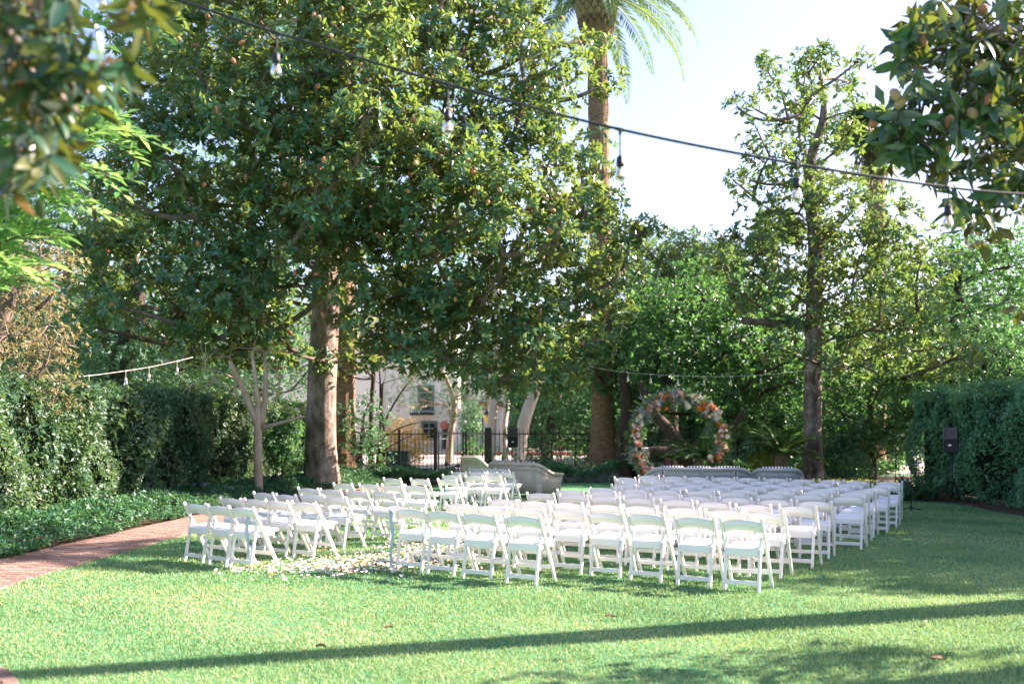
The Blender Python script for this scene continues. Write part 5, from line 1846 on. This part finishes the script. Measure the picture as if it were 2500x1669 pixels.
def near_branch_tree(label, base, trunk, limbs, tips, seed, mat, bark, L=.185, Wd=.075, nleaf=7, part_limit=300, cones=(), fill=(), name='magnolia_tree'):
    r = np.random.default_rng(seed)
    t = thing(name, label, 'tree', base)
    b = np.array(base, float)
    part('trunk', tube(spline(trunk, 16), np.linspace(.24, .1, 16), 12, True, .05, seed), bark, t, True)
    for p, w0 in limbs:
        part('limb', tube(spline(p, 16), np.linspace(w0, w0 * .35, 16), 7, True, .05, seed), bark, t, True)
    ME = [big_leaf(L * r.uniform(.85, 1.15), Wd * r.uniform(.9, 1.1), seed * 10 + i, mat) for i in range(12)]
    cnt = 0
    order = sorted(tips, key=lambda q: q[1])
    twig = []
    C2, A2 = [], []
    lp = np.concatenate([spline(p, 16) for p, _ in limbs])
    for tp in order:
        tp = np.array(tp)
        j = int(np.argmin(np.linalg.norm(lp - tp, axis=1)))
        twig.append(tube(bez(lp[j], (lp[j] + tp) / 2 + r.normal(0, .03, 3), tp, 6), np.linspace(.012, .006, 6), 5, False))
        ax = unit(tp - lp[j] + r.normal(0, .12, 3))
        if cnt + nleaf <= part_limit:
            for i in range(nleaf):
                ph = i * 2.399 + r.uniform(0, .6)
                th_ = R(r.uniform(20, 110))
                u = unit(np.cross(ax, (.3, .2, .93)))
                v = np.cross(ax, u)
                D = unit(math.cos(th_) * ax + math.sin(th_) * (math.cos(ph) * u + math.sin(ph) * v) - np.array([0, 0, r.uniform(.2, .9)]))
                U = unit(ax - D * (ax @ D) + r.normal(0, .4, 3))
                X = np.cross(D, U)
                U = np.cross(X, D)
                m4 = Matrix(((X[0], D[0], U[0]), (X[1], D[1], U[1]), (X[2], D[2], U[2])))
                o = link('leaf', ME[int(r.integers(12))], t, tuple(tp - b - ax * r.uniform(0, .14)))
                o.rotation_euler = m4.to_euler()
                s_ = r.uniform(.7, 1.12)
                o.scale = (s_, s_, s_)
                cnt += 1
        else:
            C2.append(tp)
            A2.append(ax)
    for q in fill:
        C2.append(np.array(q))
        A2.append(unit(r.normal(0, 1, 3) + (0, 0, .3)))
    stuff(part('twigs', join(twig), bark, t))
    if C2:
        stuff(leaf_patch('foliage', C2, A2, nleaf, L, Wd, mat, seed, t, (35, 95)))
    for q, k in cones:
        link('seed_cone', cone[k], t, tuple(np.array(q) - b), tuple(r.normal(0, .6, 3)), (.72, .72, .82))
    return t


nr = np.random.default_rng(17)


def tipcloud(spec_, d0, dd):
    out = []
    for px, py, rx, ry, n in spec_:
        for i in range(n):
            a, q = nr.uniform(0, 6.28), math.sqrt(nr.random())
            out.append(at(px + math.cos(a) * rx * q, py + math.sin(a) * ry * q, d0 + nr.uniform(-dd, dd)))
    return out


ND = 6.6
tips = tipcloud([(2330, 90, 150, 90, 26), (2400, 200, 130, 110, 26), (2240, 160, 60, 70, 10), (2200, 290, 50, 60, 8), (2260, 340, 110, 70, 15), (2380, 350, 110, 90, 16), (2190, 380, 50, 45, 6), (2290, 425, 50, 30, 5), (2470, 90, 60, 110, 10), (2470, 300, 60, 120, 10),
                 (2380, 470, 40, 40, 4), (2360, 520, 40, 35, 4), (2400, 560, 45, 30, 3), (2480, 460, 50, 50, 6), (2290, 30, 60, 40, 6)], ND, .45)
fill = tipcloud([(2400, 130, 130, 150, 55), (2440, 300, 90, 130, 25), (2560, 200, 120, 300, 60), (2700, 150, 150, 350, 60)], ND + .5, .6)
fill += [np.array([6.2, 8.05, 3.0]) + nr.normal(0, 1, 3) * (1.0, .16, .25) for i in range(90)] + [np.array([7.3, 8.75, 3.2]) + nr.normal(0, 1, 3) * (.45, .14, .22) for i in range(60)]  # out-of-view leaf clumps added to cast leafy shade on the near lawn
B6 = np.array([5.2, 7.2, 0])
lim = [([(5.2, 7.2, 3.0), at(2700, 300, 7), at(2560, 180, 6.8), at(2380, 60, ND)], .06), ([(5.2, 7.2, 2.6), at(2650, 400, 6.9), at(2480, 340, 6.7), at(2300, 290, ND), at(2200, 330, ND)], .045),
       ([at(2650, 400, 6.9), at(2520, 420, 6.8), at(2440, 480, 6.7), at(2385, 545, ND)], .03), ([at(2480, 340, 6.7), at(2400, 200, 6.7), at(2250, 130, ND)], .03),
       ([(5.2, 7.2, 2.4), (5.9, 7.9, 2.9), (6.8, 8.4, 3.1), (7.8, 8.8, 3.4)], .05)]  # last limb added out of view to carry the shading clumps
near_branch_tree('big leaved magnolia with rust backed leaves hanging over the string light', B6, [B6, B6 + (.05, 0, 1.5), B6 + (0, 0, 3.2), B6 + (.2, .1, 5)], lim, tips, 701, M['magnolia_near'], M['bark'],
                 L=.155, Wd=.058, nleaf=7, part_limit=300, fill=fill,
                 cones=[(at(2255, 98, ND - .3), 0), (at(2318, 297, ND - .3), 0), (at(2135, 298, ND - .2), 0), (at(2400, 22, ND - .3), 0), (at(2374, 276, ND - .3), 1), (at(2306, 366, ND - .2), 1), (at(2395, 165, ND - .3), 1), (at(2186, 231, ND - .3), 1), (at(2200, 250, ND - .3), 1), (at(2415, 245, ND - .3), 0), (at(2262, 60, ND), 0)])
LD = 3.3
tips = tipcloud([(60, 60, 140, 90, 16), (220, 40, 140, 60, 12), (120, 180, 140, 80, 12), (270, 140, 60, 60, 5), (60, 300, 70, 80, 7), (150, 260, 60, 50, 4), (60, 380, 50, 50, 4), (350, 40, 40, 40, 3), (200, 230, 60, 60, 4), (20, 440, 40, 40, 3), (40, 120, 90, 120, 12), (120, 320, 60, 60, 5), (150, 90, 70, 60, 6)], LD, .35)
tips = [q for q in tips if abs(1250 + q[0] / q[1] * FOC - 250) > 75 or 1058 - (q[2] - EYE) / q[1] * FOC > 130]
B7 = np.array([-3.6, 3.9, 0])
lim = [([(-3.6, 3.9, 2.2), at(-250, 250, 3.8), at(0, 200, LD), at(180, 170, LD)], .03), ([(-3.6, 3.9, 2.4), at(-250, 100, 3.8), at(20, 30, LD), at(330, -40, LD)], .014), ([at(-250, 250, 3.8), at(-60, 340, LD), at(90, 390, LD)], .02)]
near_branch_tree('magnolia with dark out of focus leaves over the pale green sprays', B7, [B7, B7 + (0, 0, 1.2), B7 + (-.05, 0, 2.4), B7 + (0, .1, 4)], lim, tips, 702, M['magnolia_near'], M['bark'], L=.125, Wd=.04, nleaf=6, part_limit=300)

# pale green arching sprays
sr = np.random.default_rng(23)
SB = np.array([-5.6, 7.3, 0])
t = thing('spray_shrub', 'tall shrub with bright green feathery sprays over the brick path', 'shrub', SB)
part('stem', tube(spline([SB, SB + (0, 0, 1.4), SB + (.1, 0, 3), SB + (.2, -.1, 4.6)], 16), np.linspace(.1, .04, 16), 9, True, .05, 2), M['bark_smooth'], t, True)
sp = []
Cc, Dd, Uu, Tt = [], [], [], []
ends = [(340, 395), (300, 475), (270, 290), (230, 350), (180, 430), (120, 560), (100, 640), (60, 660), (200, 510), (20, 560), (30, 450), (150, 300), (60, 250), (210, 120), (120, 100), (40, 130), (280, 200), (10, 350), (90, 380), (260, 420), (140, 480), (-20, 620), (300, 60), (160, 40), (60, 30), (220, 250), (100, 200), (-10, 220), (190, 180), (70, 510), (110, 430), (20, 280)]
ends = ends + [(x + sr.normal(0, 45) - 25, y + sr.normal(0, 45)) for x, y in ends if x < 300] + [(x - 60 + sr.normal(0, 60), y + sr.normal(0, 60)) for x, y in ends if x < 260]
for ex_, ey in ends:
    d = sr.uniform(6.4, 7.4)
    e = at(ex_, ey, d)
    b0 = at(ex_ - sr.uniform(200, 330), ey - sr.uniform(-90, 130), d + sr.uniform(0, .5))
    P = bez(b0, (b0 + e) / 2 + (0, 0, .18), e, 18)
    sp.append(tube(P, np.linspace(.008, .003, 18), 4, False))
    T = unit(np.gradient(P, axis=0))
    for br in range(3):
        # side twigs carry the paired leaves as well
        if br == 0:
            Q, TQ = P, T
        else:
            i0 = int(sr.integers(4, 13))
            e2 = P[i0] + (T[i0] + sr.normal(0, .35, 3)) * sr.uniform(.25, .5)
            Q = bez(P[i0], (P[i0] + e2) / 2 + (0, 0, .04), e2, 10)
            TQ = unit(np.gradient(Q, axis=0))
            sp.append(tube(Q, .003, 3, False))
        m_ = 30 if br == 0 else 18
        f = np.linspace(.12, 1, m_) * (len(Q) - 1)
        c = np.stack([np.interp(f, np.arange(len(Q)), Q[:, i]) for i in range(3)], 1)
        tt = unit(np.stack([np.interp(f, np.arange(len(Q)), TQ[:, i]) for i in range(3)], 1))
        up = unit(np.cross(np.cross(tt, (0, 0, 1.0)), tt) + sr.normal(0, .25, tt.shape))
        sd_ = np.cross(tt, up)
        sg = np.where(np.arange(m_) % 2 == 0, 1, -1)[:, None]
        Cc.append(c)
        Dd.append(tt * .75 + sd_ * sg * .8 + up * .25 + sr.normal(0, .12, tt.shape))
        Uu.append(up)
        Tt.append(np.clip(sr.normal(.5, .3, m_), 0, 1))
Cc, Dd, Uu, Tt = map(np.concatenate, (Cc, Dd, Uu, Tt))
V, F = leaf_geo(Cc, Dd, Uu, .125 * sr.uniform(.7, 1.15, len(Cc)), .046, .14, .12)
stuff(part('twigs', join(sp), M['twig'], t))
stuff(part('foliage', (V, F), M['spray'], t, False, np.repeat(Tt, 4)))
